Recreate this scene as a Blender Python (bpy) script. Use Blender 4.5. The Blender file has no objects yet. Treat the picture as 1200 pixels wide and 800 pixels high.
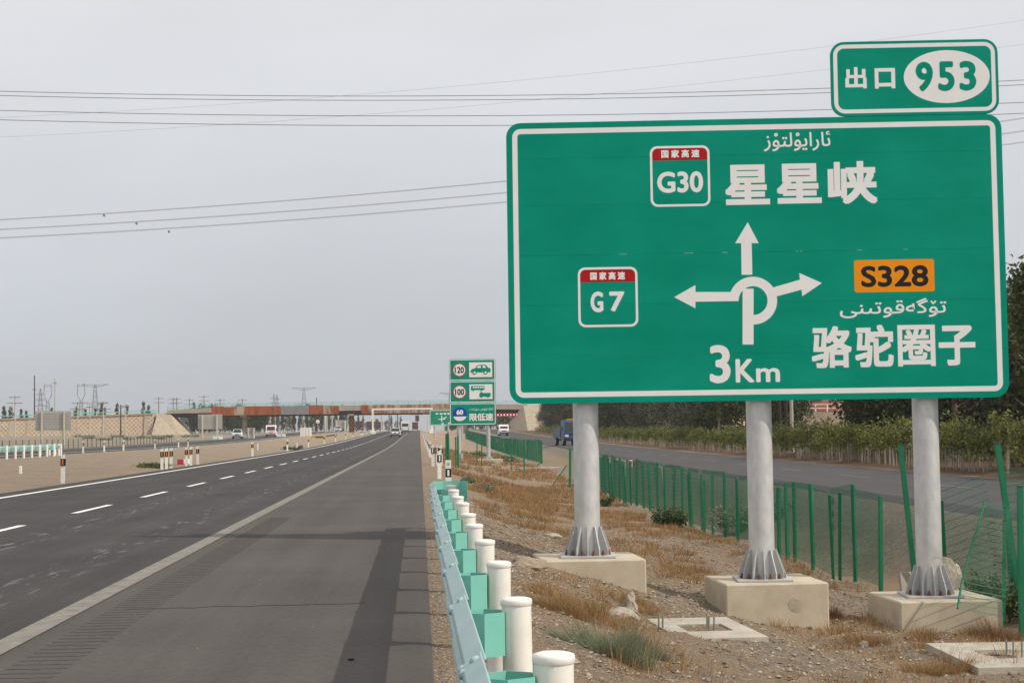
import bpy, math, random
import numpy as np
from mathutils import Vector, Matrix, noise as mnoise

R = math.radians
random.seed(11)
S = bpy.context.scene
COL = S.collection

# ------------------------------------------------------------------ camera
CAM_H, FPX = 1.53, 1900.0
def camera_axes(yaw, pitch, roll):
    F = Vector((math.sin(yaw)*math.cos(pitch), math.cos(yaw)*math.cos(pitch), math.sin(pitch)))
    r0 = Vector((math.cos(yaw), -math.sin(yaw), 0)); u0 = r0.cross(F)
    return r0*math.cos(roll)-u0*math.sin(roll), u0*math.cos(roll)+r0*math.sin(roll), F
AX, AU, AF = camera_axes(R(3.2914), R(3.1487), R(0.78))
cam = bpy.data.cameras.new('camera')
cam.sensor_fit = 'HORIZONTAL'; cam.sensor_width = 36; cam.lens = 36*FPX/1200
cam.clip_start = 0.1; cam.clip_end = 20000
cam_o = bpy.data.objects.new('camera', cam); COL.objects.link(cam_o)
cam_o.matrix_world = Matrix(((AX.x, AU.x, -AF.x, 0), (AX.y, AU.y, -AF.y, 0), (AX.z, AU.z, -AF.z, CAM_H), (0, 0, 0, 1)))
S.camera = cam_o

# ------------------------------------------------------------------ sky, sun, exposure
SUN_EL, SUN_AZ = R(42), R(115)           # azimuth clockwise from +Y: to the right and a little behind the camera
sun_dir = Vector((math.sin(SUN_AZ)*math.cos(SUN_EL), math.cos(SUN_AZ)*math.cos(SUN_EL), math.sin(SUN_EL)))
W = bpy.data.worlds.new('World'); S.world = W; W.use_nodes = True
nt = W.node_tree; nt.nodes.clear()
def wn(t): return nt.nodes.new(t)
out = wn('ShaderNodeOutputWorld'); bg = wn('ShaderNodeBackground')
sky = wn('ShaderNodeTexSky'); sky.sky_type = 'NISHITA'; sky.sun_disc = False
sky.sun_elevation = SUN_EL; sky.sun_rotation = SUN_AZ
sky.air_density = 1.0; sky.dust_density = 4.0; sky.ozone_density = 1.0; sky.altitude = 600
hs = wn('ShaderNodeHueSaturation'); hs.inputs['Saturation'].default_value = 0.3
tc = wn('ShaderNodeTexCoord'); sep = wn('ShaderNodeSeparateXYZ')
ramp = wn('ShaderNodeValToRGB')          # thin overcast: a little brighter overhead
ramp.color_ramp.elements[0].position = 0.0; ramp.color_ramp.elements[0].color = (0.435, 0.47, 0.515, 1)
ramp.color_ramp.elements[1].position = 0.32; ramp.color_ramp.elements[1].color = (0.675, 0.68, 0.70, 1)
mp = wn('ShaderNodeMapping'); mp.inputs['Scale'].default_value = (1.2, 1.2, 3.5)
nz = wn('ShaderNodeTexNoise'); nz.inputs['Scale'].default_value = 2.2; nz.inputs['Detail'].default_value = 5; nz.inputs['Roughness'].default_value = 0.5
nr = wn('ShaderNodeMapRange'); nr.inputs['From Min'].default_value = 0.3; nr.inputs['From Max'].default_value = 0.7
nr.inputs['To Min'].default_value = 9.5; nr.inputs['To Max'].default_value = 11.1
mul = wn('ShaderNodeMixRGB'); mul.blend_type = 'MULTIPLY'; mul.inputs[0].default_value = 1
comb = wn('ShaderNodeCombineXYZ')
mix = wn('ShaderNodeMixRGB'); mix.inputs[0].default_value = 0.88
L = nt.links.new
L(tc.outputs['Generated'], sep.inputs[0]); L(sep.outputs['Z'], ramp.inputs[0])
L(tc.outputs['Generated'], mp.inputs[0]); L(mp.outputs[0], nz.inputs['Vector']); L(nz.outputs['Fac'], nr.inputs['Value'])
for i in range(3): L(nr.outputs[0], comb.inputs[i])
L(ramp.outputs[0], mul.inputs[1]); L(comb.outputs[0], mul.inputs[2])
L(sky.outputs[0], hs.inputs['Color']); L(hs.outputs[0], mix.inputs[1]); L(mul.outputs[0], mix.inputs[2])
L(mix.outputs[0], bg.inputs[0]); bg.inputs[1].default_value = 0.1
L(bg.outputs[0], out.inputs[0])
sl = bpy.data.lights.new('sun', 'SUN'); sl.energy = 2.6; sl.angle = R(0.8); sl.color = (1.0, 0.915, 0.785)
so = bpy.data.objects.new('sun', sl); COL.objects.link(so)
so.rotation_euler = sun_dir.to_track_quat('Z', 'Y').to_euler(); so.location = (30, -20, 60)
vs = S.view_settings; vs.view_transform = 'Standard'; vs.look = 'None'; vs.exposure = 0.3; vs.gamma = 1.0
S.cycles.volume_step_rate = 4.0
S.cycles.max_bounces = 8; S.cycles.transparent_max_bounces = 16

# ------------------------------------------------------------------ helpers
def link(o, parent=None):
    COL.objects.link(o)
    if parent is not None: o.parent = parent
    return o
def tag(o, label=None, cat=None, group=None, kind=None):
    if label: o['label'] = label
    if cat: o['category'] = cat
    if group: o['group'] = group
    if kind: o['kind'] = kind
    return o
def thing(name, label, cat, loc=(0, 0, 0), rz=0.0, group=None):
    o = bpy.data.objects.new(name, None); o.empty_display_size = 0.2
    link(o); o.location = loc; o.rotation_euler = (0, 0, rz)
    return tag(o, label, cat, group)
def copy_tree(o, parent=None):
    c = o.copy(); COL.objects.link(c); c.parent = parent
    for ch in list(o.children): copy_tree(ch, c)
    return c
def put(o, loc, rz=0.0, sc=None):
    o.location = loc; o.rotation_euler = (0, 0, rz)
    if sc: o.scale = (sc, sc, sc) if not hasattr(sc, '__len__') else sc
    return o
def inst(me, name, parent=None, loc=(0, 0, 0), rot=(0, 0, 0), sc=(1, 1, 1)):
    o = bpy.data.objects.new(name, me); link(o, parent)
    o.location = loc; o.rotation_euler = rot; o.scale = sc
    return o

class MB:
    """collects simple shapes for ONE mesh"""
    def __init__(s): s.v = []; s.f = []; s.s = []; s.m = []
    def add(s, vs_, fs, smooth=False, mi=0):
        b = len(s.v); s.v += [tuple(p) for p in vs_]
        for q in fs: s.f.append(tuple(b+i for i in q)); s.s.append(smooth); s.m.append(mi)
        return s
    def box(s, c, d, rot=None, mi=0, taper=1.0):
        x, y, z = d[0]/2, d[1]/2, d[2]/2
        P = [(-x,-y,-z),(x,-y,-z),(x,y,-z),(-x,y,-z),(-x*taper,-y*taper,z),(x*taper,-y*taper,z),(x*taper,y*taper,z),(-x*taper,y*taper,z)]
        M = rot if rot is not None else Matrix.Identity(3)
        P = [Vector(c)+M@Vector(p) for p in P]
        return s.add(P, [(0,3,2,1),(4,5,6,7),(0,1,5,4),(1,2,6,5),(2,3,7,6),(3,0,4,7)], False, mi)
    def cbox(s, c, d, b=0.02, rot=None, mi=0):
        """box with chamfered edges"""
        x, y, z = d[0]/2, d[1]/2, d[2]/2; M = rot if rot is not None else Matrix.Identity(3)
        V = []; idx = {}
        for sx in (-1, 1):
            for sy in (-1, 1):
                for sz in (-1, 1):
                    for k in range(3):
                        p = [sx*(x-b), sy*(y-b), sz*(z-b)]; p[k] += b*(sx, sy, sz)[k]
                        idx[(sx, sy, sz, k)] = len(V); V.append(Vector(c)+M@Vector(p))
        F = []
        for k in range(3):
            a, bb = [(1, 2), (2, 0), (0, 1)][k]
            for sgn in (-1, 1):
                q = []
                for (u, w) in ((-1,-1),(1,-1),(1,1),(-1,1)):
                    t = [0, 0, 0]; t[k] = sgn; t[a] = u; t[bb] = w; q.append(idx[(t[0], t[1], t[2], k)])
                F.append(tuple(q if sgn > 0 else q[::-1]))
            for u in (-1, 1):
                for w in (-1, 1):
                    t0 = [0, 0, 0]; t1 = [0, 0, 0]; t0[k] = -1; t1[k] = 1
                    for t in (t0, t1): t[a] = u; t[bb] = w
                    q = [idx[(*t0, a)], idx[(*t1, a)], idx[(*t1, bb)], idx[(*t0, bb)]]
                    F.append(tuple(q[::-1] if u*w > 0 else q))
        for sx in (-1, 1):
            for sy in (-1, 1):
                for sz in (-1, 1):
                    q = [idx[(sx, sy, sz, k)] for k in range(3)]
                    F.append(tuple(q if sx*sy*sz > 0 else q[::-1]))
        return s.add(V, F, False, mi)
    def tube(s, p0, p1, r0, r1=None, n=8, caps=True, smooth=True, mi=0):
        p0 = Vector(p0); p1 = Vector(p1); r1 = r0 if r1 is None else r1
        d = (p1-p0); q = d.to_track_quat('Z', 'Y').to_matrix()
        ring = [q@Vector((math.cos(2*math.pi*i/n), math.sin(2*math.pi*i/n), 0)) for i in range(n)]
        V = [p0+v*r0 for v in ring]+[p1+v*r1 for v in ring]
        s.add(V, [(i, (i+1) % n, n+(i+1) % n, n+i) for i in range(n)], smooth, mi)
        if caps:
            s.add([p0+v*r0 for v in ring], [tuple(range(n))[::-1]], False, mi)
            s.add([p1+v*r1 for v in ring], [tuple(range(n))], False, mi)
        return s
    def path(s, pts, r, n=5, mi=0):
        for a, b in zip(pts[:-1], pts[1:]): s.tube(a, b, r, r, n, False, True, mi)
        return s
    def lathe(s, prof, c=(0, 0, 0), n=16, smooth=True, mi=0):
        V = []; c = Vector(c)
        for (r, z) in prof:
            for i in range(n): V.append(c+Vector((r*math.cos(2*math.pi*i/n), r*math.sin(2*math.pi*i/n), z)))
        F = []
        for k in range(len(prof)-1):
            for i in range(n): F.append((k*n+i, k*n+(i+1) % n, (k+1)*n+(i+1) % n, (k+1)*n+i))
        return s.add(V, F, smooth, mi)
    def prism(s, poly, y0, y1, plane='xz', mi=0):
        """polygon (a,b) extruded between y0 and y1. plane xz: along y; yz: along x; xy: along z"""
        m = {'xz': lambda a, b, t: (a, t, b), 'yz': lambda a, b, t: (t, a, b), 'xy': lambda a, b, t: (a, b, t)}[plane]
        n = len(poly); V0 = [m(a, b, y0) for a, b in poly]; V1 = [m(a, b, y1) for a, b in poly]
        fl = plane != 'xz'
        A = tuple(range(n)); 
        s.add(V0, [A if not fl else A[::-1]], False, mi); s.add(V1, [A[::-1] if not fl else A], False, mi)
        q = [(i, n+i, n+(i+1) % n, (i+1) % n) for i in range(n)]
        if fl: q = [t[::-1] for t in q]
        return s.add(V0+V1, q, False, mi)
    def mesh(s, name, mats):
        me = bpy.data.meshes.new(name); me.from_pydata(s.v, [], s.f)
        mats = mats if isinstance(mats, (list, tuple)) else [mats]
        for m in mats: me.materials.append(m)
        me.polygons.foreach_set('use_smooth', s.s)
        if len(mats) > 1: me.polygons.foreach_set('material_index', s.m)
        me.update(); return me
    def build(s, name, mats, parent=None, loc=(0, 0, 0), rot=(0, 0, 0)):
        return inst(s.mesh(name, mats), name, parent, loc, rot)

def rr(x0, z0, x1, z1, r, n=6):
    P = []
    for cx, cz, a0 in ((x1-r, z0+r, -90), (x1-r, z1-r, 0), (x0+r, z1-r, 90), (x0+r, z0+r, 180)):
        for i in range(n+1):
            a = R(a0+90*i/n); P.append((cx+r*math.cos(a), cz+r*math.sin(a)))
    return P
def flat(poly, y):                      # sheet facing -Y in sign coordinates
    return [(a, y, b) for a, b in poly]
def sheet(poly, y, name, m, parent):
    return MB().add(flat(poly, y), [tuple(range(len(poly)))]).build(name, m, parent)
def ringsheet(P, Q, y, name, m, parent, closed=True):
    n = len(P); V = flat(P, y)+flat(Q, y)
    k = n if closed else n-1
    return MB().add(V, [(i, (i+1) % n, n+(i+1) % n, n+i) for i in range(k)]).build(name, m, parent)
def ell(cx, cz, a, b, n=40, t0=0, t1=360):
    m = n if t1-t0 == 360 else n+1
    return [(cx+a*math.cos(R(t0+(t1-t0)*i/n)), cz+b*math.sin(R(t0+(t1-t0)*i/n))) for i in range(m)]

# ------------------------------------------------------------------ materials
def srgb(r, g, b):
    f = lambda c: (c/255)/12.92 if c/255 <= 0.04045 else (((c/255)+0.055)/1.055)**2.4
    return (f(r), f(g), f(b))
def mat(name, col, rough=0.7, metal=0.0, var=0.12, scale=6.0, detail=6.0, bump=0.0, bscale=60.0, col2=None, spec=0.35, island=0.0, coord='Object', stretch=None, contrast=None, trans=0.0):
    m = bpy.data.materials.new(name); m.use_nodes = True
    t = m.node_tree; N = t.nodes; b = N['Principled BSDF']; K = t.links.new
    b.inputs['Roughness'].default_value = rough; b.inputs['Metallic'].default_value = metal
    b.inputs['Specular IOR Level'].default_value = spec
    c = N.new('ShaderNodeTexCoord'); src = c.outputs[coord]
    if stretch:
        mpn = N.new('ShaderNodeMapping'); mpn.inputs['Scale'].default_value = stretch; K(src, mpn.inputs[0]); src = mpn.outputs[0]
    nz_ = N.new('ShaderNodeTexNoise'); nz_.inputs['Scale'].default_value = scale; nz_.inputs['Detail'].default_value = detail; nz_.inputs['Roughness'].default_value = 0.6
    K(src, nz_.inputs['Vector'])
    rp = N.new('ShaderNodeValToRGB')
    lo, hi = contrast or (0.3, 0.7)
    c2 = col2 or tuple(min(1, x*(1+var)) for x in col); c1 = col if col2 else tuple(x*(1-var) for x in col)
    rp.color_ramp.elements[0].position = lo; rp.color_ramp.elements[1].position = hi
    rp.color_ramp.elements[0].color = (*c1, 1); rp.color_ramp.elements[1].color = (*c2, 1)
    K(nz_.outputs['Fac'], rp.inputs[0]); last = rp.outputs[0]
    if island:
        g = N.new('ShaderNodeNewGeometry'); mr = N.new('ShaderNodeMapRange')
        mr.inputs['To Min'].default_value = 1-island; mr.inputs['To Max'].default_value = 1+island
        K(g.outputs['Random Per Island'], mr.inputs['Value'])
        h_ = N.new('ShaderNodeHueSaturation'); K(mr.outputs[0], h_.inputs['Value']); K(last, h_.inputs['Color']); last = h_.outputs[0]
    K(last, b.inputs['Base Color'])
    if bump:
        n2 = N.new('ShaderNodeTexNoise'); n2.inputs['Scale'].default_value = bscale; n2.inputs['Detail'].default_value = 5; K(src, n2.inputs['Vector'])
        bp = N.new('ShaderNodeBump'); bp.inputs['Strength'].default_value = bump; bp.inputs['Distance'].default_value = 0.02
        K(n2.outputs['Fac'], bp.inputs['Height']); K(bp.outputs[0], b.inputs['Normal'])
    if trans:
        tl = N.new('ShaderNodeBsdfTranslucent'); K(last, tl.inputs['Color'])
        mx = N.new('ShaderNodeMixShader'); mx.inputs[0].default_value = trans
        K(b.outputs[0], mx.inputs[1]); K(tl.outputs[0], mx.inputs[2]); K(mx.outputs[0], N['Material Output'].inputs[0])
    return m
M = {}
M['green'] = mat('sign_green', (0.0, 0.262, 0.172), 0.6, scale=1.1, detail=9, spec=0.06, stretch=(0.7, 1, 1.6), col2=(0.004, 0.315, 0.215), contrast=(0.38, 0.72))
M['white'] = mat('sign_white', (0.84, 0.83, 0.815), 0.6, var=0.03, scale=3, spec=0.1)
M['red'] = mat('sign_red', (0.42, 0.008, 0.012), 0.6, var=0.05, spec=0.2)
M['orange'] = mat('sign_orange', (0.86, 0.29, 0.004), 0.6, var=0.03, spec=0.2)
M['black'] = mat('sign_black', (0.014, 0.013, 0.014), 0.6, var=0.1, spec=0.2)
M['blue'] = mat('sign_blue', (0.012, 0.06, 0.4), 0.6, var=0.05, spec=0.2)
M['galv'] = mat('galvanised', (0.56, 0.565, 0.57), 0.42, metal=0.35, var=0.3, scale=5, detail=9, col2=(0.72, 0.715, 0.70), spec=0.5, stretch=(1.6, 1.6, 0.8), contrast=(0.36, 0.7))
M['galv_dull'] = mat('galvanised_dull', (0.46, 0.465, 0.465), 0.6, metal=0.2, var=0.15, scale=4)
M['concrete'] = mat('footing_concrete', (0.44, 0.375, 0.275), 0.9, var=0.2, scale=2.6, col2=(0.58, 0.505, 0.385), detail=9, bump=0.1, bscale=18)
M['concrete_pale'] = mat('slab_concrete', (0.36, 0.32, 0.26), 0.9, scale=3, col2=(0.52, 0.475, 0.40), bump=0.3, bscale=30)
M['concrete_grey'] = mat('bridge_concrete', (0.36, 0.32, 0.26), 0.9, var=0.15, scale=0.6)
M['post_white'] = mat('post_white', (0.66, 0.63, 0.55), 0.5, scale=7, detail=10, col2=(0.81, 0.785, 0.72), contrast=(0.25, 0.5), bump=0.05)
M['teal'] = mat('teal_paint', (0.20, 0.53, 0.45), 0.5, var=0.08, scale=3, spec=0.35)
M['beam'] = mat('pale_teal_steel', (0.32, 0.455, 0.45), 0.5, var=0.1, scale=3.5, detail=9, col2=(0.41, 0.54, 0.525), metal=0.1, spec=0.4, bump=0.05, bscale=20)
M['bolt'] = mat('bolt_steel', (0.3, 0.33, 0.32), 0.45, metal=0.6, var=0.1)
M['rustbolt'] = mat('rusty_bolt', (0.2, 0.09, 0.045), 0.8, var=0.3, scale=20)
M['fence'] = mat('fence_green', (0.008, 0.17, 0.078), 0.5, var=0.12, scale=1.5)
M['wire'] = mat('fence_wire', (0.015, 0.12, 0.065), 0.5, var=0.1)
M['paint'] = mat('road_paint', (0.52, 0.50, 0.46), 0.8, scale=3, col2=(0.80, 0.79, 0.76), contrast=(0.3, 0.5))
M['paint_worn'] = mat('road_paint_worn', (0.155, 0.14, 0.12), 0.85, scale=5, col2=(0.255, 0.235, 0.205), contrast=(0.3, 0.65))
M['dash_worn'] = mat('side_road_paint', (0.13, 0.125, 0.115), 0.85, scale=3, col2=(0.26, 0.25, 0.235))
M['rust'] = mat('rusty_steel', (0.20, 0.045, 0.014), 0.9, scale=0.8, col2=(0.42, 0.125, 0.035), var=0.3, detail=8, stretch=(1.5, 1, 0.5))
M['rust_pale'] = mat('faded_rusty_steel', (0.24, 0.085, 0.04), 0.9, scale=0.6, col2=(0.44, 0.35, 0.26), detail=8, stretch=(1.6, 1, 0.4), contrast=(0.38, 0.6))
M['grey_panel'] = mat('grey_steel', (0.23, 0.235, 0.24), 0.8, scale=0.7, var=0.1)
M['board_back'] = mat('board_back_grey', (0.40, 0.375, 0.345), 0.6, var=0.06, scale=1)
M['delin_orange'] = mat('delineator_orange', (0.62, 0.2, 0.015), 0.5, var=0.05)
M['plastic_red'] = mat('red_plastic', (0.45, 0.03, 0.04), 0.5, var=0.1)
M['rubber'] = mat('rubber', (0.018, 0.018, 0.018), 0.8, var=0.1)
M['glass'] = mat('vehicle_glass', (0.02, 0.024, 0.028), 0.08, var=0.1, spec=0.6)
M['car_white'] = mat('car_white', (0.74, 0.74, 0.73), 0.3, var=0.02, spec=0.5)
M['car_blue'] = mat('truck_blue', (0.025, 0.085, 0.19), 0.4, var=0.15, spec=0.5)
M['car_red'] = mat('truck_red', (0.12, 0.025, 0.025), 0.45, var=0.12)
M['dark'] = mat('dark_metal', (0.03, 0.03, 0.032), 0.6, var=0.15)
M['lamp'] = mat('headlamp', (0.7, 0.7, 0.68), 0.15, var=0.03, spec=0.6)
M['tail'] = mat('tail_lamp', (0.4, 0.015, 0.01), 0.25, var=0.05)
M['yellow'] = mat('yellow_paint', (0.6, 0.3, 0.01), 0.55, var=0.1)
M['wood'] = mat('weathered_pole', (0.2, 0.165, 0.125), 0.9, var=0.2, scale=3)
M['pole_dark'] = mat('dark_timber_pole', (0.05, 0.04, 0.032), 0.9, var=0.2, scale=3)
M['pole_conc'] = mat('concrete_pole', (0.45, 0.42, 0.37), 0.9, var=0.1, scale=2)
M['lattice'] = mat('pylon_steel', (0.2, 0.21, 0.22), 0.6, metal=0.2, var=0.05)
M['cable'] = mat('cable', (0.24, 0.23, 0.225), 0.7, var=0.05)
M['bark'] = mat('bark', (0.16, 0.125, 0.09), 0.95, var=0.3, scale=4, bump=0.5, bscale=12)
M['bark_pale'] = mat('pale_bark', (0.36, 0.31, 0.25), 0.95, var=0.2, scale=4)
M['leaf_dark'] = mat('leaf_dark', (0.036, 0.05, 0.02), 0.7, var=0.2, scale=0.7, island=0.4, trans=0.22, col2=(0.065, 0.08, 0.03))
M['leaf_grey'] = mat('leaf_grey', (0.075, 0.085, 0.052), 0.75, var=0.2, scale=0.7, island=0.4, trans=0.2, col2=(0.12, 0.125, 0.08))
M['leaf_mid'] = mat('leaf_mid', (0.07, 0.09, 0.028), 0.7, var=0.2, scale=0.8, island=0.4, trans=0.25, col2=(0.115, 0.135, 0.045))
M['leaf_vine'] = mat('leaf_vine', (0.10, 0.128, 0.028), 0.65, scale=2, island=0.55, trans=0.28, col2=(0.205, 0.21, 0.055))
M['leaf_shrub'] = mat('leaf_shrub', (0.055, 0.09, 0.028), 0.7, scale=4, island=0.4, trans=0.2, col2=(0.10, 0.135, 0.05))
M['leaf_sage'] = mat('leaf_sage', (0.15, 0.17, 0.10), 0.8, scale=4, island=0.4, trans=0.2, col2=(0.25, 0.265, 0.17))
M['straw'] = mat('dry_grass', (0.25, 0.145, 0.06), 0.85, scale=1.2, island=0.4, trans=0.2, col2=(0.40, 0.26, 0.125))
M['straw_dark'] = mat('dry_twigs', (0.18, 0.105, 0.055), 0.85, scale=3, island=0.4, trans=0.15, col2=(0.31, 0.19, 0.095))
M['pebble'] = mat('pebble', (0.225, 0.18, 0.138), 0.9, scale=1.5, island=0.6, col2=(0.33, 0.265, 0.20))
M['rock'] = mat('rock', (0.27, 0.235, 0.19), 0.95, scale=6, col2=(0.42, 0.375, 0.315), bump=0.5, bscale=25)
M['stone_wall'] = None
M['roof'] = mat('house_roof', (0.25, 0.08, 0.05), 0.9, var=0.2)
M['pink'] = mat('pink_render', (0.42, 0.16, 0.115), 0.9, var=0.1, scale=1)
M['pink_pale'] = mat('pale_pink_render', (0.52, 0.25, 0.18), 0.9, var=0.08, scale=1)

def asphalt(name, c1, c2, streak=0.0, marks=0.0):
    m = bpy.data.materials.new(name); m.use_nodes = True; t = m.node_tree; N = t.nodes; K = t.links.new; b = N['Principled BSDF']
    b.inputs['Roughness'].default_value = 0.85; b.inputs['Specular IOR Level'].default_value = 0.25
    c = N.new('ShaderNodeTexCoord')
    big = N.new('ShaderNodeTexNoise'); big.inputs['Scale'].default_value = 0.35; big.inputs['Detail'].default_value = 6
    st = N.new('ShaderNodeMapping'); st.inputs['Scale'].default_value = (2.2, 0.06, 1); K(c.outputs['Object'], st.inputs[0])
    s2 = N.new('ShaderNodeTexNoise'); s2.inputs['Scale'].default_value = 1.0; s2.inputs['Detail'].default_value = 6; K(st.outputs[0], s2.inputs['Vector'])
    fine = N.new('ShaderNodeTexNoise'); fine.inputs['Scale'].default_value = 16; fine.inputs['Detail'].default_value = 6; fine.inputs['Roughness'].default_value = 0.75
    for n_ in (big, fine): K(c.outputs['Object'], n_.inputs['Vector'])
    a1 = N.new('ShaderNodeMath'); a1.operation = 'MULTIPLY_ADD'; a1.inputs[1].default_value = 0.55; K(big.outputs['Fac'], a1.inputs[0])
    a2 = N.new('ShaderNodeMath'); a2.operation = 'MULTIPLY_ADD'; a2.inputs[1].default_value = 0.55; K(s2.outputs['Fac'], a2.inputs[0]); K(a2.outputs[0], a1.inputs[2])
    a3 = N.new('ShaderNodeMath'); a3.operation = 'MULTIPLY_ADD'; a3.inputs[1].default_value = 0.95; a3.inputs[2].default_value = -0.52; K(fine.outputs['Fac'], a3.inputs[0]); K(a3.outputs[0], a2.inputs[2])
    rp = N.new('ShaderNodeValToRGB'); rp.color_ramp.elements[0].position = 0.3; rp.color_ramp.elements[1].position = 0.8
    rp.color_ramp.elements[0].color = (*c1, 1); rp.color_ramp.elements[1].color = (*c2, 1)
    K(a1.outputs[0], rp.inputs[0]); last = rp.outputs[0]
    if marks:      # pale chalky scrapes along the slow lane
        mm = N.new('ShaderNodeMapping'); mm.inputs['Scale'].default_value = (3.0, 0.35, 1); mm.inputs['Rotation'].default_value = (0, 0, 0.05); K(c.outputs['Object'], mm.inputs[0])
        mk = N.new('ShaderNodeTexNoise'); mk.inputs['Scale'].default_value = 2.6; mk.inputs['Detail'].default_value = 9; mk.inputs['Roughness'].default_value = 0.7; K(mm.outputs[0], mk.inputs['Vector'])
        r2 = N.new('ShaderNodeValToRGB'); r2.color_ramp.elements[0].position = 0.55; r2.color_ramp.elements[1].position = 0.62
        K(mk.outputs['Fac'], r2.inputs[0])
        sp = N.new('ShaderNodeSeparateXYZ'); K(c.outputs['Object'], sp.inputs[0])
        wv = N.new('ShaderNodeMath'); wv.operation = 'PINGPONG'; wv.inputs[1].default_value = 0.9
        ad = N.new('ShaderNodeMath'); ad.operation = 'ADD'; ad.inputs[1].default_value = 5.0; K(sp.outputs['X'], ad.inputs[0]); K(ad.outputs[0], wv.inputs[0])
        r3 = N.new('ShaderNodeMapRange'); r3.inputs['From Min'].default_value = 0.45; r3.inputs['From Max'].default_value = 0.8; K(wv.outputs[0], r3.inputs['Value'])
        near = N.new('ShaderNodeMapRange'); near.inputs['From Min'].default_value = -6.6; near.inputs['From Max'].default_value = -6.2; K(sp.outputs['X'], near.inputs['Value'])
        p1_ = N.new('ShaderNodeMath'); p1_.operation = 'MULTIPLY'; K(r2.outputs[0], p1_.inputs[0]); K(r3.outputs[0], p1_.inputs[1])
        p2_ = N.new('ShaderNodeMath'); p2_.operation = 'MULTIPLY'; K(p1_.outputs[0], p2_.inputs[0]); K(near.outputs[0], p2_.inputs[1])
        p3_ = N.new('ShaderNodeMath'); p3_.operation = 'MULTIPLY'; p3_.inputs[1].default_value = marks; K(p2_.outputs[0], p3_.inputs[0])
        mx = N.new('ShaderNodeMixRGB'); mx.inputs[2].default_value = (0.28, 0.28, 0.29, 1); K(p3_.outputs[0], mx.inputs[0]); K(last, mx.inputs[1]); last = mx.outputs[0]
    K(last, b.inputs['Base Color'])
    bp = N.new('ShaderNodeBump'); bp.inputs['Strength'].default_value = 0.35; bp.inputs['Distance'].default_value = 0.006
    K(fine.outputs['Fac'], bp.inputs['Height']); K(bp.outputs[0], b.inputs['Normal'])
    return m
M['lane'] = asphalt('lane_asphalt', (0.033, 0.0298, 0.0285), (0.072, 0.0655, 0.0625), marks=0.5)
M['shoulder'] = asphalt('shoulder_asphalt', (0.060, 0.053, 0.0485), (0.112, 0.099, 0.090))
M['side_asphalt'] = asphalt('side_asphalt', (0.06, 0.057, 0.058), (0.092, 0.088, 0.088))
M['rumble'] = mat('rumble_groove', (0.076, 0.068, 0.062), 0.95, var=0.2, scale=8)

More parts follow.
